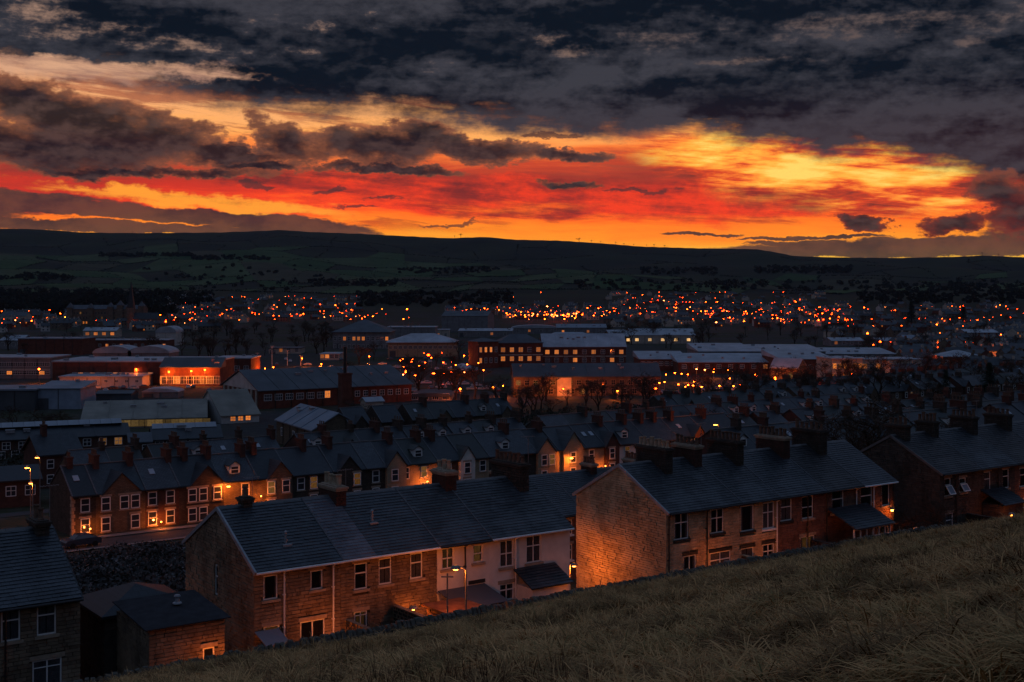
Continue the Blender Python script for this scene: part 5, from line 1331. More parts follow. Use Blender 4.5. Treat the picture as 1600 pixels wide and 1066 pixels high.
# orange lamps of the middle distance, each standing where the photo shows its light: (u, v of the light, v of its foot, place)
MIDL = [(61, 577, 600, 'before the long office at the left'), (123, 612, 634, 'at the right end of the pale blue depot'), (63, 612, 634, 'at the left end of the pale blue depot'), (18, 617, 640, 'on the darker depot'),
        (719, 608, 630, 'left of the stone office block'), (965, 611, 626, 'right of the lit archway'), (880, 608, 622, 'inside the lit archway'), (472, 560, 574, 'behind the red factory ridge'), (577, 557, 572, 'beyond the thin dark flue'),
        (414, 576, 585, 'behind the pale factory gable'), (427, 574, 584, 'close right of the factory gable lamp'), (1211, 590, 606, 'by the gabled gatehouse'), (1174, 603, 612, 'left of the gatehouse path'), (1221, 612, 624, 'right below the gatehouse'),
        (1299, 606, 616, 'below the two lit school storeys'), (1115, 577, 592, 'before the long school wing'), (1075, 585, 598, 'at the left of the long school wing'), (264, 581, 604, 'left under the dark canopy'), (299, 580, 604, 'middle of the dark canopy'),
        (320, 578, 604, 'right under the dark canopy'), (213, 577, 601, 'above the white single storey block'), (72, 561, 578, 'on the office roof edge'), (163, 611, 624, 'over the low dark shed'), (124, 598, 610, 'left of the white single storey block'),
        (502, 569, 577, 'between kiosk and factory'), (520, 577, 584, 'just over the factory ridge'), (551, 577, 584, 'right of the flue over the ridge'), (725, 556, 574, 'over the small hipped roof'), (1108, 618, 628, 'among the bare trees of the car park'),
        (524, 477, 497, 'flaring over the town left of the dark hall'), (636, 483, 503, 'flaring brightest beyond the dark hall'), (855, 479, 492, 'brightest of the yellow cluster below the hill'), (433, 480, 492, 'in the left hill town'), (597, 483, 497, 'left of the brightest flare'),
        (382, 464, 474, 'high in the left hill town'), (363, 464, 474, 'high beside another in the left hill town'), (354, 484, 496, 'midway in the left hill town'), (389, 482, 494, 'right of the hotel slope'), (374, 500, 510, 'below the left hill town'),
        (429, 499, 510, 'over the dark trees'), (549, 484, 496, 'right of the left flare'), (570, 495, 505, 'before the dark hall'), (1472, 498, 506, 'right of the tall dark tree'), (1371, 501, 509, 'left of the tall dark tree'), (1395, 516, 524, 'beyond the school trees'),
        (1430, 517, 526, 'beyond the right end of the school'), (1564, 523, 534, 'near the right edge'), (1567, 556, 566, 'beside the pale house at the right edge'), (757, 482, 494, 'at the left of the yellow cluster'), (935, 482, 494, 'right of the yellow cluster'),
        (1456, 563, 580, 'left of the detached red block'), (1353, 588, 606, 'between bare trees below the cream wing'), (1402, 590, 608, 'in front of the cream wing trees'), (1130, 655, 700, 'behind the brick chimney of the buff terrace'),
        (770, 605, 626, 'left of the stone office gable'), (786, 603, 622, 'at the stone office gable'), (1325, 628, 640, 'before the roofs below the school'), (845, 457, 468, 'alone in the red lit tree'), (802, 464, 472, 'alone on the dark slope')]
def mid_lamp_mesh(h, r, mat, key=None):
    def f():
        mb = MB(); mb.tube((0, 0, -h), (0, 0, -.05), .12, .08, 6, 0); mb.box(-.5, .1, -.09, .09, .12, .2, 0)
        mb.lathe((0, 0, -r * .5), [(r * .3, 0), (r * .85, r * .2), (r, r * .6), (r * .7, r), (r * .2, r * 1.15)], 8, 1)
        return mb.mesh('street_lamp', [MT['steel'], MT[mat]])
    return cached(('ml', round(h, 1), r, mat), f)
BR = {636: .9, 524: .75, 719: .38, 61: .42, 855: .9, 123: .34, 63: .3, 1211: .34, 965: .34, 757: .7, 935: .7, 299: .34, 264: .34, 320: .34, 597: .6, 433: .5}
nl = 0
for (u, v, vf, lab) in MIDL:
    X, Y, zg = ground_pt(u, vf); z = z_at(v, Y); h = max(3.0, round((z - zg) * 2) / 2)
    r = BR.get(u, .3 if Y < 700 else .45)
    mat = 'lamp_white' if u in (1299, 855) else ('lamp_mid' if Y < 700 else 'lamp_far')
    o = obj('street_lamp', mid_lamp_mesh(h, r, mat), None, loc=(X, Y, z)); nl += 1
    if Y < 900: point('lamp_light', (0, 0, -r - .15), 4000 if Y < 420 else 5600, .3, (1, .17, .015), o)
    o['label'] = 'orange street lamp ' + lab; o['category'] = 'street lamp'; o['group'] = 'orange lamps across the valley'
# scattered lights of the far town
REG = [(265, 560, 464, 500, 48, 'in the far left part of town below the green fields'), (150, 330, 497, 512, 20, 'around the foot of the grand hotel'), (0, 110, 488, 515, 12, 'at the left edge below the wooded slope'),
       (700, 960, 480, 493, 40, 'in the bright band of lights below the centre of the hill'), (790, 945, 494, 506, 40, 'in the dense yellow cluster behind the stores'),
       (950, 1260, 458, 500, 74, 'on the rising streets right of centre'), (1080, 1330, 488, 512, 46, 'in the crowded lights beyond the school'), (1270, 1600, 472, 520, 46, 'in the scattered lights toward the right edge'),
       (1000, 1090, 462, 476, 10, 'along the uppermost street right of centre'), (620, 760, 562, 606, 22, 'in the car park behind the stone office'), (1010, 1250, 592, 628, 26, 'under the bare trees of the car park'), (1285, 1345, 600, 628, 8, 'below the cream school block'),
       (1350, 1600, 530, 560, 12, 'among the houses right of the school'), (460, 640, 490, 506, 10, 'before the dark hall')]
stuffl = MB(); rl = random.Random(5)
LPTS = []
for ri, (u0, u1, v0, v1, n, lab) in enumerate(REG):
    streets = [(rl.uniform(v0, v1), rl.uniform(-.03, .03)) for _ in range(max(3, n // 6))]
    for i in range(int(n * 1.45)):
        u = rl.uniform(u0, u1)
        if n > 30 and rl.random() < .65:
            sv, sk = rl.choice(streets); v = min(v1, max(v0, sv + sk * (u - u0) + rl.gauss(0, .5)))
        else: v = rl.uniform(v0, v1) if ri in (9, 10, 11) else v0 + (v1 - v0) * rl.betavariate(1.3, 1.1)
        X, Y, zg = ground_pt(u, min(v + 4, 1000) if Y < 9000 else v)
        h = 5.0 if Y < 900 else 7.0; r = (.28 if Y < 600 else rl.choice((.2, .28, .38, .5, .7)))
        if ri == 4: r = rl.choice((.35, .5, .7))
        mat = rl.choice(('lamp_far', 'lamp_red', 'lamp_red', 'lamp_red', 'lamp_far') if ri != 4 else ('lamp_far', 'lamp_far', 'lamp_far', 'lamp_white')) if Y > 600 else 'lamp_mid'
        if rl.random() < .04: mat = 'lamp_white'
        LPTS.append((X, Y, zg))
        if nl < 292 and (i % 2 < 1):
            o = obj('street_lamp', mid_lamp_mesh(h, r, mat), None, loc=(X, Y, zg + h)); nl += 1
            o['label'] = ('small orange street lamp ' if Y > 700 else 'tiny orange lamp ') + lab; o['category'] = 'street lamp'; o['group'] = 'small lamps ' + lab
        else:
            me = mid_lamp_mesh(h, r, mat)
            vs = [(q.co[0] + X, q.co[1] + Y, q.co[2] + zg + h) for q in me.vertices]; o0 = len(stuffl.v); stuffl.v.extend(vs)
            mi = {'lamp_far': 1, 'lamp_red': 2, 'lamp_white': 3, 'lamp_mid': 4}[mat]
            for p in me.polygons: stuffl.f.append(tuple(o0 + k for k in p.vertices)); stuffl.m.append(mi if p.material_index else 0)
obj('distant_lamps', stuffl, None, [MT['steel'], MT['lamp_far'], MT['lamp_red'], MT['lamp_white'], MT['lamp_mid']], kind='stuff')
# ------------------------------------------------------------------ houses of the far town
def far_house_mesh(k, wall, roof, lit):
    rr = random.Random(k); w, d, h, rs = rr.choice(((8, 8, 5.2, 2.8), (14, 8, 5.2, 2.6), (10, 7, 3.2, 2.6), (22, 8, 5.4, 2.6)))
    mb = MB(); gprism(mb, -w / 2, w / 2, -d / 2, d / 2, -4, h, rs - .1, 0); groof(mb, -w / 2, w / 2, -d / 2, d / 2, h, rs, ov=.4, th=.2, m=1)
    for x in ([-w / 2 + .8, w / 2 - .8] if w < 20 else [-w / 2 + .8, -2, 5, w / 2 - 1]): mb.box(x - .5, x + .5, -.5, .5, h + rs - .5, h + rs + 1.3, 0)
    n = max(2, int(w / 3.2))
    for i in range(n):
        x = -w / 2 + w * (i + .5) / n
        for z in ((1, 3.6) if h > 4 else (1,)):
            m = 3 if (lit and rr.random() < .3) else 2
            mb.box(x - .6, x + .6, -d / 2 - .06, -d / 2 + .02, z, z + 1.3, m)
    return mb.mesh('house', [MT[wall], MT[roof], MT['glass_far'], MT['lit_far']])
FHK = [('wall_stone', 'slate_far'), ('wall_pale', 'slate_far2'), ('wall_stone', 'roof_dark'), ('wall_red', 'slate_far2'), ('wall_pale', 'roof_dark'), ('wall_stone', 'slate_far2'), ('wall_white', 'slate_far'), ('wall_red', 'roof_dark'), ('wall_stone', 'slate_far'), ('wall_pale', 'slate_far')]
FH = [far_house_mesh(k, w, r, k % 2) for k, (w, r) in enumerate(FHK)]
FHL = [{'wall_stone': 'stone', 'wall_pale': 'cream', 'wall_red': 'red brick', 'wall_white': 'white'}[w] + {'slate_far': ' slate roofed', 'slate_far2': ' pale roofed', 'roof_dark': ' dark roofed'}[r] for w, r in FHK]
HREG = [(262, 560, 466, 504, 62, 'of the left hill town under the green fields'), (0, 110, 492, 520, 14, 'at the left edge below the dark wood'), (150, 330, 500, 520, 14, 'around the grand hotel'),
        (700, 950, 478, 500, 34, 'below the centre of the hill'), (950, 1290, 460, 512, 84, 'on the rising streets right of centre'), (1290, 1600, 476, 530, 50, 'of the scattered quarter toward the right edge'), (1400, 1600, 535, 600, 26, 'between the school and the right edge')]
rh = random.Random(9); HP = []; nh = 0; fst = MB()
for (u0, u1, v0, v1, n, lab) in HREG:
    for i in range(int(n * 1.9)):
        for tr in range(12):
            u, v = rh.uniform(u0, u1), rh.uniform(v0, v1); X, Y, zg = ground_pt(u, v)
            if all((X - p) ** 2 + (Y - q) ** 2 > (19 if Y < 1300 else 26) ** 2 for p, q in HP): break
        else: continue
        HP.append((X, Y)); me = rh.choice(FH); rz = rh.choice((0, 0, .4, -.4, .6, 1.57)) + rh.uniform(-.15, .15) + .25
        if i < n and nh < 284:
            o = obj('house', me, None, loc=(X, Y, zg), rz=rz); nh += 1
            o['label'] = 'small ' + FHL[FH.index(me)] + ' house ' + lab.replace('of the ', 'in the '); o['category'] = 'house'; o['group'] = 'distant houses ' + lab
        else:
            c, s = math.cos(rz), math.sin(rz); o0 = len(fst.v)
            fst.v.extend([(X + q.co[0] * c - q.co[1] * s, Y + q.co[0] * s + q.co[1] * c, zg + q.co[2]) for q in me.vertices])
            mt0 = {m.name: k for k, m in enumerate([MT[q] for q in ('wall_stone', 'wall_pale', 'wall_red', 'wall_white', 'slate_far', 'slate_far2', 'roof_dark', 'glass_far', 'lit_far')])}
            for p in me.polygons: fst.f.append(tuple(o0 + k for k in p.vertices)); fst.m.append(mt0[me.materials[p.material_index].name])
obj('distant_houses', fst, None, [MT[q] for q in ('wall_stone', 'wall_pale', 'wall_red', 'wall_white', 'slate_far', 'slate_far2', 'roof_dark', 'glass_far', 'lit_far')], kind='stuff')

# ------------------------------------------------------------------ trees
def bare_tree_meshes(seed, h, spread=.36, levels=5, dens=1.0, leanx=0.0):
    rr = random.Random(seed); tr, tw = MB(), MB()
    def grow(p, d, L, r, lev):
        q = p + d * L * .55; d2 = (d + Vector((rr.uniform(-.18, .18), rr.uniform(-.18, .18), rr.uniform(-.02, .12)))).normalized(); e = q + d2 * L * .45
        mb = tr if lev < 2 else tw; n = 7 if lev == 0 else (5 if lev < 2 else 3)
        mb.tube(p, q, r, r * .82, n, cap=False); mb.tube(q, e, r * .82, r * .62, n, cap=False)
        if lev >= levels: return
        k = rr.choice((2, 3, 3)) if lev else rr.choice((3, 4))
        if lev >= 2: k = int(round(k * dens))
        for i in range(k):
            a = rr.uniform(0, 2 * PI); s = rr.uniform(.5, 1.1) * (spread + lev * .12) * 1.6
            side = Vector((math.cos(a), math.sin(a), rr.uniform(-.05, .35)))
            dd = (d2 + side * s).normalized(); dd.z = max(dd.z, .05 if lev < 3 else -.25); dd.normalize()
            st = e if i == 0 or rr.random() < .5 else q + (e - q) * rr.random()
            grow(st, dd, L * rr.uniform(.62, .82), max(.026, r * rr.uniform(.5, .68)), lev + 1)
    grow(Vector((0, 0, -.4)), Vector((leanx, 0, 1)).normalized(), h * .30, h * .020 + .05, 0)
    return tr, tw
TREES = []
for k, (sp, lv, dn) in enumerate(((.36, 6, 1.0), (.30, 6, 1.1), (.44, 6, 1.0), (.25, 5, 1.3))):
    tr, tw = bare_tree_meshes(20 + k, 10.0, sp, lv, dn)
    TREES.append((tr.mesh('trunk', MT['bark']), tw.mesh('crown', MT['twig'])))
def conifer_meshes(seed, h):
    rr = random.Random(seed); tr = MB().tube((0, 0, -.5), (0, 0, h * .95), .22, .04, 7); cr = MB()
    for i in range(1500):
        t = rr.random() ** .8; z = h * (.08 + .92 * t); R_ = (1 - t) ** .85 * h * .27 + .12; a = rr.uniform(0, 2 * PI); lay = .72 + .28 * math.sin(z * 4.2 + a * 2 + seed)
        r = R_ * rr.uniform(.35, 1.0) * lay; x, y = r * math.cos(a), r * math.sin(a); z -= r * .28
        s = rr.uniform(.22, .5); u = Vector((math.cos(a), math.sin(a), -.35)) * s; v = Vector((-math.sin(a), math.cos(a), rr.uniform(-.3, .3))) * s * .6
        p = Vector((x, y, z)); cr.add([tuple(p - v), tuple(p + v), tuple(p + u)], [(0, 1, 2)])
    return tr.mesh('trunk', MT['bark']), cr.mesh('crown', MT['needle'])
CON = [conifer_meshes(1, 10.0), conifer_meshes(4, 10.0)]
def tree(label, x, y, h, kind=None, wide=1.0, group=None, name='bare_tree', zg=None):
    src = TREES[kind] if name == 'bare_tree' else CON[kind]
    t = thing(name, label, 'tree', (x, y, gzf(x, y) if zg is None else zg), random.uniform(0, 6.28), group)
    s = h / 10.0
    for n_, me in zip(('trunk', 'crown'), src):
        o = obj(n_, me, t); o.scale = (s * wide, s * wide, s)
    return t
def tree_px(label, u, vf, vt, **kw):
    X, Y, zg = ground_pt(u, vf); z = z_at(vt, Y); return tree(label, X, Y, max(1.5, z - zg), **kw)
NAMED = [('wide leafless tree at the left edge above the low rooflight building', 22, 690, 628, 0, 1.3), ('leafless tree beside it in front of the dark depot', 58, 688, 632, 2, 1.3), ('leafless tree left of the beige roofed warehouse', 95, 686, 640, 1, 1.3),
         ('leafless tree left of the brick corner tower foot', 712, 625, 572, 0, 1.2), ('bare tree glowing red beyond the small hipped roof', 742, 628, 568, 1, 1.2), ('bare tree at the left end of the stone office block', 778, 640, 580, 2, 1.3),
         ('dark bare tree in front of the stone office left of its archway', 835, 650, 596, 0, 1.5), ('dark bare tree before the right half of the stone office', 935, 652, 590, 1, 1.4), ('tall bare tree at the right end of the stone office', 1008, 645, 572, 2, 1.2),
         ('bare tree before the dark school wing', 1135, 640, 560, 0, 1.3), ('second bare tree before the dark school wing', 1166, 642, 566, 2, 1.2), ('bare tree right of the gabled gatehouse', 1262, 640, 574, 1, 1.2),
         ('bare tree in front of the cream school wing', 1376, 640, 556, 0, 1.3), ('bare tree at the far end of the cream school wing', 1408, 636, 566, 2, 1.2), ('thin bare tree between factory and stone office', 690, 618, 575, 3, 1.3), ('thin bare tree left of the red brick block', 655, 612, 570, 1, 1.3),
         ('bare tree over the roofs at the right edge', 1582, 640, 575, 0, 1.2), ('bare tree left of the detached red block', 1452, 600, 545, 1, 1.2)]
for lab, u, vf, vt, k, w in NAMED: tree_px(lab, u, vf, vt, kind=k, wide=w)
x, y = ab(*(lambda a: (a, 84.0))(a_at(1368, 84.0)[0])); tree('big spreading bare tree filling the gap between the two right hand terraces', x, y, 13.5, 2, 1.25)
x, y = ab(*(lambda a: (a, 92.0))(a_at(1340, 92.0)[0])); tree('smaller bare tree behind the last chimneys of the buff terrace', x, y, 11.0, 0, 1.1)
x, y = ab(*(lambda a: (a, 66.0))(a_at(1424, 66.0)[0])); tree('ivy dark bare tree against the right hand gable', x, y, 8.0, 3, 1.6)
for lab, u, vf, vt, w in (('dark conifer among the roofs right of the school', 1478, 632, 578, 1.2), ('pointed dark conifer left of the bushy one', 1428, 628, 582, 1.2), ('broad dark conifer near the right edge', 1546, 626, 566, 1.5),
                          ('tall dark evergreen standing over the far lamps at the right', 1424, 512, 470, 1.3), ('second tall evergreen beyond the far right houses', 1505, 512, 478, 1.5), ('dark evergreen beside the grand hotel', 243, 512, 486, 1.8)):
    tree_px(lab, u, vf, vt, kind=0 if u % 2 else 1, wide=w, name='conifer')
for k, (u, h) in enumerate(((710, 9), (720, 15), (905, 16), (924, 11), (938, 9), (962, 10), (975, 8), (990, 9), (1010, 8), (1022, 10), (1038, 9), (207, 7), (1535, 12), (1560, 8))):
    r = 5490; a = math.radians(azi(u)); tree('lone tree standing against the sunset on the hill crest', r * math.sin(a), r * math.cos(a), h * 1.3, k % 4, 1.6, 'trees silhouetted on the hill crest')
TREG = [(0, 130, 500, 560, 14, 9, 'among the buildings at the far left'), (230, 520, 512, 565, 62, 10, 'in the dark wood between hotel and sports hall'), (540, 760, 560, 622, 16, 9, 'around the car park behind the red factory'),
        (950, 1340, 512, 548, 46, 10, 'in the dark belt beyond the school'), (1080, 1340, 592, 640, 26, 9, 'over the car park lamps below the school'), (1340, 1600, 505, 560, 36, 10, 'among the scattered houses at the right'), (1340, 1600, 575, 640, 22, 9, 'behind the right hand rooftops'),
        (790, 1030, 622, 655, 12, 8, 'on the bank below the stone office'), (640, 960, 470, 505, 16, 10, 'between the far centre lights'), (270, 560, 468, 500, 20, 9, 'in the left hill town')]
rt = random.Random(77)
for (u0, u1, v0, v1, n, hh, lab) in TREG:
    for i in range(n):
        X, Y, zg = ground_pt(rt.uniform(u0, u1), rt.uniform(v0, v1))
        kq = rt.randrange(4); tree(('rounded', 'slim', 'wide spreading', 'narrow twiggy')[kq] + ' leafless tree ' + lab, X, Y, hh * rt.uniform(.85, 1.55), kq, rt.uniform(1.1, 1.6), 'leafless trees ' + lab, zg=zg)
for k in range(46):
    b = rt.choice((98, 134, 168, 172, 206, 214, 248, 280)); u = rt.uniform(520, 1600) if b > 160 else rt.uniform(1180, 1600)
    a, _ = a_at(u, b); x, y = ab(a, b); kq = rt.randrange(4)
    tree(('rounded', 'slim', 'wide spreading', 'narrow twiggy')[kq] + ' leafless garden tree between the terrace rows', x, y, rt.uniform(5.5, 9.5), kq, rt.uniform(1.0, 1.5), 'leafless garden trees between the rows')
# woods and hedges of the hillside: masses nobody could count
def clumps(name, pts, mat, size, per, flat=.6):
    n = len(pts) * per; P_ = np.repeat(np.array(pts), per, 0)
    hs = P_[:, 3:4]
    off = rng.normal(0, 1, (n, 3)); off /= np.linalg.norm(off, axis=1, keepdims=True); off *= rng.uniform(.3, 1, (n, 1)) ** .5
    c = P_[:, :3] + off * np.hstack([hs * flat, hs * flat, hs * .5]) + np.hstack([np.zeros((n, 2)), hs * .5])
    u = rng.normal(0, 1, (n, 3)); u /= np.linalg.norm(u, axis=1, keepdims=True); w = np.cross(u, rng.normal(0, 1, (n, 3))); w /= np.linalg.norm(w, axis=1, keepdims=True)
    s = size * rng.uniform(.5, 1.3, (n, 1))
    V_ = np.stack([c - u * s, c + w * s, c + u * s, c - w * s * .8], 1).reshape(-1, 3)
    me = bpy.data.meshes.new(name); me.vertices.add(len(V_)); me.vertices.foreach_set('co', V_.ravel())
    me.loops.add(4 * n); me.loops.foreach_set('vertex_index', np.arange(4 * n, dtype=np.int32)); me.polygons.add(n); me.polygons.foreach_set('loop_start', np.arange(0, 4 * n, 4, dtype=np.int32)); me.update(calc_edges=True)
    me.materials.append(mat)
    return obj(name, me, None, kind='stuff')
def px_pts(regs, seed):
    rr = random.Random(seed); out = []
    for (u0, u1, v0, v1, n, h) in regs:
        for i in range(n):
            X, Y, zg = ground_pt(rr.uniform(u0, u1), rr.uniform(v0, v1)); out.append((X, Y, zg, h * rr.uniform(.6, 1.3)))
    return out
clumps('woodland', px_pts([(-60, 280, 456, 494, 560, 10), (280, 330, 462, 480, 60, 11), (560, 800, 458, 480, 170, 8), (-60, 110, 430, 440, 60, 11), (150, 300, 398, 402, 110, 9), (300, 420, 402, 408, 70, 9), (480, 620, 440, 450, 70, 9),
                           (900, 1600, 440, 456, 170, 10), (1180, 1330, 418, 428, 120, 10), (1000, 1120, 420, 430, 60, 9), (1330, 1600, 446, 476, 210, 8), (620, 780, 420, 428, 70, 8), (220, 520, 415, 455, 60, 8)], 3), MT['moor_hedge'], 2.6, 40, .75)
hp = []; fields = {0: MB(), 1: MB(), 2: MB(), 3: MB()}
rf = random.Random(21)
NAZ, NR = 30, 9
azs = [azi(-80 + 1760 * i / NAZ) for i in range(NAZ + 1)]; rs_ = [2850, 3060, 3300, 3540, 3800, 4060, 4330, 4620, 4900, 5120]
nodes = {(i, j): (azs[i] + rf.uniform(-.5, .5) + (j % 2) * .6, rs_[j] + rf.uniform(-50, 50) + 110 * math.sin(azs[i] * .35)) for i in range(NAZ + 1) for j in range(NR + 1)}
def polar(a, r):
    a = math.radians(a); x, y = r * math.sin(a), r * math.cos(a); return x, y
for i in range(NAZ):
    for j in range(NR):
        c = [nodes[i, j], nodes[i + 1, j], nodes[i + 1, j + 1], nodes[i, j + 1]]
        green = rf.random() < (.8 if i < 12 else .45) and j < (7 if i < 18 else 5)
        if green and not (j >= 6 and rf.random() < .5):
            mb = fields[rf.choice((0, 1, 2)) if rf.random() < .8 else 3]; o = len(mb.v); n, m = 8, 5
            for q in range(m + 1):
                for p in range(n + 1):
                    s, t_ = p / n, q / m
                    a = (c[0][0] * (1 - s) + c[1][0] * s) * (1 - t_) + (c[3][0] * (1 - s) + c[2][0] * s) * t_
                    r = (c[0][1] * (1 - s) + c[1][1] * s) * (1 - t_) + (c[3][1] * (1 - s) + c[2][1] * s) * t_
                    x, y = polar(a, r); mb.v.append((x, y, gzf(x, y) + 1.6))
            for q in range(m):
                for p in range(n): k = o + q * (n + 1) + p; mb.f.append((k, k + 1, k + n + 2, k + n + 1)); mb.m.append(0)
        for (e0, e1) in ((c[0], c[1]), (c[0], c[3])):
            if rf.random() < (.8 if e1 is c[1] else .5) * (.55 if i > 16 else 1):
                L = 26 if e0 is c[0] and e1 is c[1] else 14
                for k in range(L):
                    if rf.random() < .9:
                        s = (k + rf.random()) / L; x, y = polar(e0[0] * (1 - s) + e1[0] * s, e0[1] * (1 - s) + e1[1] * s); hp.append((x, y, gzf(x, y), rf.choice((2.2, 2.6, 3, 8 if rf.random() < .22 else 2.4))))
for k, col in enumerate(((.045, .075, .028), (.060, .088, .034), (.075, .092, .040), (.075, .064, .038))):
    if fields[k].v: obj('pasture', fields[k], None, M_flat('pasture_grass_' + 'abcd'[k], col, .95, .1, .3, .012), kind='structure')
bp = []
for (b0_, b1_, u0_, u1_, n_) in ((163, 178, 480, 1600, 150), (200, 222, 480, 1600, 150), (238, 258, 1000, 1600, 90), (86, 106, 1150, 1600, 60), (250, 285, 620, 1100, 150), (168, 184, 130, 420, 50), (225, 290, -20, 110, 60)):
    for i in range(n_):
        b = rt.uniform(b0_, b1_); a, _ = a_at(rt.uniform(u0_, u1_), b); x, y = ab(a, b); bp.append((x, y, gzf(x, y), rt.uniform(1.0, 3.6)))
clumps('garden_undergrowth', bp, MT['hedge'], .3, 60, .8)
clumps('field_hedges', hp, MT['moor_hedge2'], 1.7, 5, 1.9)
# ------------------------------------------------------------------ scrub and shrubs
pts = []
for i in range(1500):
    b = random.uniform(73, 133); a = b * random.uniform(.285, .385)
    x, y = ab(a, b); pts.append((x, y, gzf(x, y) - .3, random.uniform(.4, .9) + 1.3 * max(0, math.sin(a * .9 + b * .35) * math.sin(b * .21 + 1))))
clumps('brambles', pts, MT['scrub'], .17, 40, 1.2)
low = low_building
yard = thing('garden_wall', 'low orange lit wall below the rough bramble bank', 'wall', (*ab(19.4, 71.5), gzf(*ab(22, 71.5))), YAW)
obj('core', MB().box(0, 8.4, .13, .4, -1.5, 1.1), yard, MT['mortar']); sb = MB(); stone_rows(sb, (0, 0, 0), (1, 0, 0), (0, 0, 1), (0, -1, 0), lambda q: (0, 8.4), 1.15, [], .16, z0=-.6); obj('stonework', sb, yard, MT['redstone'], kind='stuff')
pts = []
for i in range(500):
    a = random.uniform(45.2, 110); b = 49.2 + random.gauss(0, .45); x, y = ab(a, b); pts.append((x, y, gzf(x, y), random.uniform(.15, .5) * (1.6 if 60 < a < 74 else 1)))
clumps('wallside_brambles', pts, MT['deadleaf'], .07, 50, 1.1)
for k, (a, b, h, w, lab) in enumerate(((63.5, 52.5, 2.9, 1.3, 'leafless reddish shrub before the dark stone house'), (65.2, 51.6, 3.3, 1.2, 'taller leafless shrub left of the conservatory'), (61.6, 51.4, 2.4, 1.4, 'low leafless shrub under the second buff house'), (59.6, 52.4, 3.0, 1.0, 'thin leafless shrub beside the black trimmed windows'),
                                       (43.9, 53.2, 2.6, 1.0, 'leafless shrub at the corner of the slate roofed bay'), (79.0, 55, 4.2, 1.2, 'leafless thicket in the gap left of the tilted windows'), (77.4, 58, 4.6, 1.3, 'darker thicket deeper in the same gap'), (40.8, 52.6, 1.7, 1.4, 'small dark shrub behind the yellowish fence'))):
    x, y = ab(a, b); t = tree(lab, x, y, h, k % 4, w, name='bare_tree', zg=gzf(x, y) - h * .18); t.name = 'leafless_shrub'; t['category'] = 'shrub'
# ------------------------------------------------------------------ cars
def make_car(paint, key):
    body = MB()
    prof = [(-2.1, .35), (-2.15, .75), (-1.9, .92), (-1.15, 1.0), (-.55, 1.42), (.75, 1.46), (1.55, 1.02), (2.05, .92), (2.12, .5), (2.05, .3)]
    n = len(prof)
    def wd(z): return .84 if z < .95 else .84 - (z - .95) * .42
    vs = [(x, s * wd(z), z) for s in (-1, 1) for x, z in prof]
    body.add(vs, [tuple(range(n))[::-1], tuple(range(n, 2 * n))] + [(i, (i + 1) % n, n + (i + 1) % n, n + i) for i in range(n)])
    gl = MB()
    for s in (-1, 1):
        gl.add([(-1.02, s * (wd(1.04) + .012), 1.04), (1.38, s * (wd(1.04) + .012), 1.04), (.72, s * (wd(1.38) + .012), 1.38), (-.56, s * (wd(1.36) + .012), 1.36)], [(0, 1, 2, 3)])
    gl.add([(-1.13, -.7, 1.03), (-1.13, .7, 1.03), (-.60, .6, 1.40), (-.60, -.6, 1.40)], [(0, 1, 2, 3)]).add([(1.50, -.7, 1.07), (1.50, .7, 1.07), (.82, .6, 1.44), (.82, -.6, 1.44)], [(0, 1, 2, 3)])
    wh = MB().tube((0, -.1, 0), (0, .1, 0), .32, .32, 14)
    return body.mesh('body', MT[paint]), gl.mesh('glazing', MT['glass_car']), wh.mesh('wheel', MT['tyre'])
CARM = {k: make_car(k, k) for k in ('car_pale', 'car_dark', 'car_red')}
def car(label, x, y, rz, paint, zg=None, group=None, full=True):
    t = thing('parked_car', label, 'car', (x, y, gzf(x, y) + .06 if zg is None else zg), rz, group); b, g, w = CARM[paint]
    obj('body', b, t); obj('glazing', g, t)
    if full:
        for wx in (-1.3, 1.32):
            for wy in (-.78, .78): obj('wheel', w, t, loc=(wx, wy, .32))
    return t
X, Y, z = ground_pt(122, 858); car('dark car with a glassy roof parked below the gabled street', X, Y + 1, YAW + .1, 'car_dark')
x, y = ab(15.8, 63.0); car('pale car in the gap between the bottom left house and the outbuilding', x, y, YAW + PI / 2, 'car_pale')
x, y = ab(15.0, 70.0); car('dark red car further up the same gap', x, y, YAW + PI / 2, 'car_red')
rc = random.Random(3)
for (u0, u1, v0, v1, n, lab) in ((430, 700, 562, 580, 26, 'in the car park behind the red factory'), (340, 400, 588, 600, 5, 'beside the retail hall'), (140, 330, 606, 614, 12, 'in the yard before the retail hall'), (1015, 1200, 605, 632, 22, 'in the lamplit car park below the school'), (640, 780, 600, 618, 14, 'between the factory and the stone office')):
    for i in range(n):
        X, Y, zg = ground_pt(u0 + (u1 - u0) * (i + rc.random()) / n, rc.uniform(v0, v1)); p = rc.choice(('car_pale', 'car_dark', 'car_red', 'car_pale'))
        car({'car_pale': 'silver', 'car_dark': 'dark blue', 'car_red': 'dark red'}[p] + ' car parked ' + lab, X, Y, rc.choice((0, PI / 2)) + .2, p, zg + .06, 'cars parked ' + lab, False)
for k, (u, vf, vt) in enumerate(((425, 578, 541), (449, 572, 548), (402, 572, 552), (470, 572, 556))):
    X, Y, zg = ground_pt(u, vf); h = z_at(vt, Y) - zg; t = thing('lamp_mast', ('tallest', 'second tallest', 'leftmost', 'shortest')[k] + ' unlit pale mast in the car park behind the factory', 'mast', (X, Y, zg))
    obj('pole', MB().tube((0, 0, -.5), (0, 0, h), .22, .12, 8), t, MT['wall_white']); obj('head', MB().box(-.9, .9, -.15, .15, h - .1, h + .1), t, MT['wall_white'])
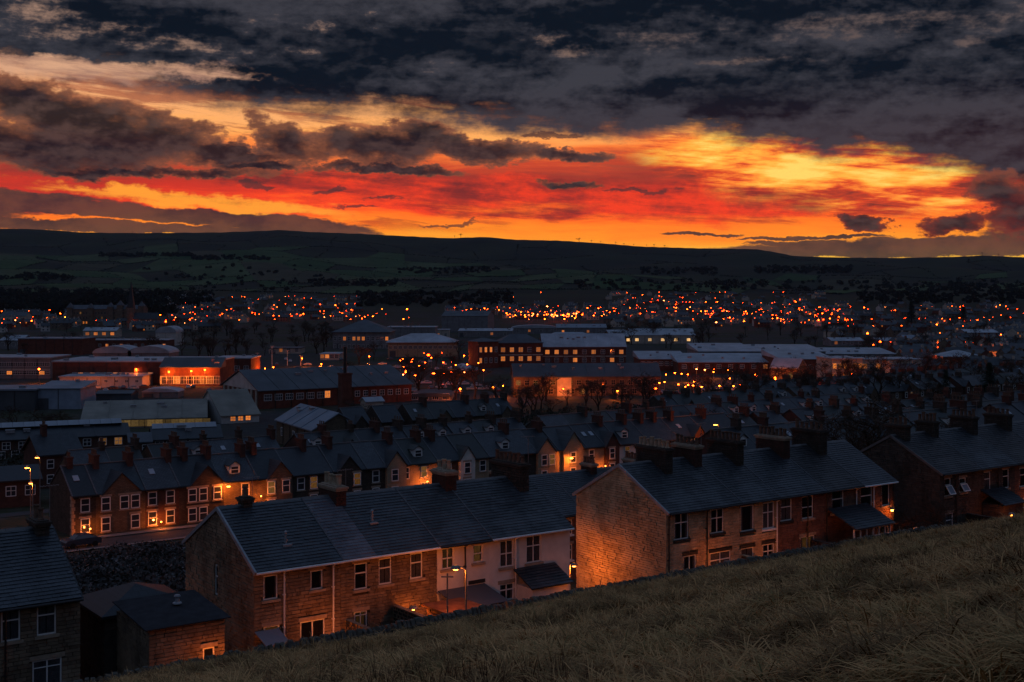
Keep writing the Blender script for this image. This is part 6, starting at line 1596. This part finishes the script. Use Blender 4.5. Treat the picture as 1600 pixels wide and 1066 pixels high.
# ------------------------------------------------------------------ grass of the field
def tuft(seed, n, h, w, lean, droop, seg=3):
    rr = random.Random(seed); mb = MB()
    for i in range(n):
        a = rr.uniform(0, 2 * PI); r = rr.uniform(0, w); x, y = r * math.cos(a), r * math.sin(a)
        d = a + rr.uniform(-.9, .9); L = h * rr.uniform(.5, 1.15); bw = rr.uniform(.006, .014); le = rr.uniform(.2, 1) * lean
        pts = []; th = PI / 2 - le * .35
        px_, pz = 0.0, -.02
        for k in range(seg + 1):
            pts.append((px_, pz)); px_ += math.cos(th) * L / seg; pz += math.sin(th) * L / seg; th -= droop * rr.uniform(.5, 1.2)
        cx_, sy_ = math.cos(d), math.sin(d); vs = []
        for k, (p, q) in enumerate(pts):
            ww = bw * (1 - .85 * k / seg); vs += [(x + cx_ * p - sy_ * ww, y + sy_ * p + cx_ * ww, q), (x + cx_ * p + sy_ * ww, y + sy_ * p - cx_ * ww, q)]
        mb.add(vs, [(2 * k, 2 * k + 1, 2 * k + 3, 2 * k + 2) for k in range(seg)])
    return mb
def scatter(name, variants, P_, S_, mat):
    """points carry scale, spin and pick; geometry nodes set a tuft on each"""
    coll = bpy.data.collections.new(name + '_tufts')
    for k, mb in enumerate(variants):
        o = bpy.data.objects.new(f'{name}_tuft_{k}', mb.mesh(name + '_tuft', mat)); coll.objects.link(o)
    me = bpy.data.meshes.new(name); n = len(P_); me.vertices.add(n); me.vertices.foreach_set('co', P_.ravel())
    for nm, ty, arr in (('size', 'FLOAT', S_), ('pick', 'INT', rng.integers(0, len(variants), n).astype(np.int32))):
        at = me.attributes.new(nm, ty, 'POINT'); at.data.foreach_set('value', arr)
    at = me.attributes.new('spin', 'FLOAT_VECTOR', 'POINT'); sp = np.stack([rng.normal(0, .16, n) - .12, rng.normal(0, .16, n) - .14, rng.uniform(0, 6.28, n)], -1); at.data.foreach_set('vector', sp.ravel())
    o = obj(name, me, None, kind='stuff')
    ng = bpy.data.node_groups.new(name, 'GeometryNodeTree'); ng.interface.new_socket('Geometry', in_out='INPUT', socket_type='NodeSocketGeometry'); ng.interface.new_socket('Geometry', in_out='OUTPUT', socket_type='NodeSocketGeometry')
    N = ng.nodes; L = ng.links; gi = N.new('NodeGroupInput'); go = N.new('NodeGroupOutput'); ip = N.new('GeometryNodeInstanceOnPoints'); ci = N.new('GeometryNodeCollectionInfo')
    ci.inputs['Collection'].default_value = coll; ci.inputs['Separate Children'].default_value = True; ci.inputs['Reset Children'].default_value = True
    def attr(nm, ty):
        q = N.new('GeometryNodeInputNamedAttribute'); q.data_type = ty; q.inputs['Name'].default_value = nm; return q.outputs['Attribute']
    m2p = N.new('GeometryNodeMeshToPoints'); L.new(gi.outputs[0], m2p.inputs['Mesh'])
    L.new(m2p.outputs[0], ip.inputs['Points']); L.new(ci.outputs[0], ip.inputs['Instance']); ip.inputs['Pick Instance'].default_value = True
    L.new(attr('pick', 'INT'), ip.inputs['Instance Index']); L.new(attr('size', 'FLOAT'), ip.inputs['Scale'])
    er = N.new('FunctionNodeEulerToRotation'); L.new(attr('spin', 'FLOAT_VECTOR'), er.inputs[0]); L.new(er.outputs[0], ip.inputs['Rotation'])
    L.new(ip.outputs[0], go.inputs[0]); md = o.modifiers.new('tufts', 'NODES'); md.node_group = ng
    return o
def field_pts(n, near, sel=None):
    """points on the field in and around the view, denser near the camera"""
    x = []; y = []
    Yv = np.exp(rng.uniform(math.log(near), math.log(96), n * 4)) if True else None
    k = rng.uniform(-.45, .45, n * 4); X = Yv * k
    a = X * D1[0] + Yv * D1[1]; b = X * D2[0] + Yv * D2[1]
    ok = (b > 3) & (b < 49.3)
    zz = gz(X, Yv); ok &= ((zz - CZ) / Yv > -.345)
    X, Yv, zz = X[ok][:n], Yv[ok][:n], zz[ok][:n]
    return np.stack([X, Yv, zz], -1)
cl = lambda P_, f, o: np.sin(P_[:, 0] * f + o) * np.sin(P_[:, 1] * f * 1.3 + o * 2) + .6 * np.sin(P_[:, 0] * f * 2.7 + P_[:, 1] * f * 1.9 + o)
P1 = field_pts(52000, 9)
scatter('grass', [tuft(k, 34, .20, .20, 2.6, .55) for k in range(5)], P1, np.clip(rng.uniform(.7, 1.5, len(P1)) * (1 + .25 * cl(P1, .5, 1)), .4, 2.2) * (1 + np.clip(P1[:, 1] - 30, 0, 60) * .010), MT['blade'])
P2 = field_pts(34000, 9); c2 = cl(P2, .55, 3); P2 = P2[c2 > .1]
PC = field_pts(3800, 9); kk = np.repeat(PC, 9, 0); kk[:, :2] += rng.normal(0, .16, (len(kk), 2)); kk[:, 2] = gz(kk[:, 0], kk[:, 1]); kk = kk[(kk[:, 0] * D2[0] + kk[:, 1] * D2[1]) < 49.2]
scatter('tussock_clumps', [tuft(80 + k, 60, .60, .12, 2.8, .66, 4) for k in range(4)], kk, np.repeat(rng.uniform(.45, 1.35, len(PC)), 9)[:len(kk)] * rng.uniform(.8, 1.15, len(kk)), MT['tussock'])
scatter('tussock_grass', [tuft(30 + k, 60, .44, .12, 3.2, .72, 4) for k in range(5)], P2, rng.uniform(.5, 1.25, len(P2)), MT['tussock'])
P3 = field_pts(9000, 9); c3 = cl(P3, .35, 5); P3 = P3[c3 > .75]
scatter('dead_stalks', [tuft(60 + k, 7, .62, .14, .8, .12) for k in range(4)], P3, rng.uniform(.5, 1.1, len(P3)), MT['stalk'])

# ------------------------------------------------------------------ evening haze over the valley
hz = bpy.data.materials.new('haze'); hz.use_nodes = True; E.T = hz.node_tree; E.T.nodes.remove(E.T.nodes['Principled BSDF'])
pv = E.T.nodes.new('ShaderNodeVolumePrincipled'); pv.inputs['Color'].default_value = (.55, .75, 1.0, 1); pv.inputs['Density'].default_value = 0.000018; pv.inputs['Anisotropy'].default_value = .35
E.T.links.new(pv.outputs[0], E.T.nodes['Material Output'].inputs['Volume'])
obj('haze', MB().box(-1600, 7300, -450, 6800, -7, 350), None, hz, rz=YAW, kind='stuff')
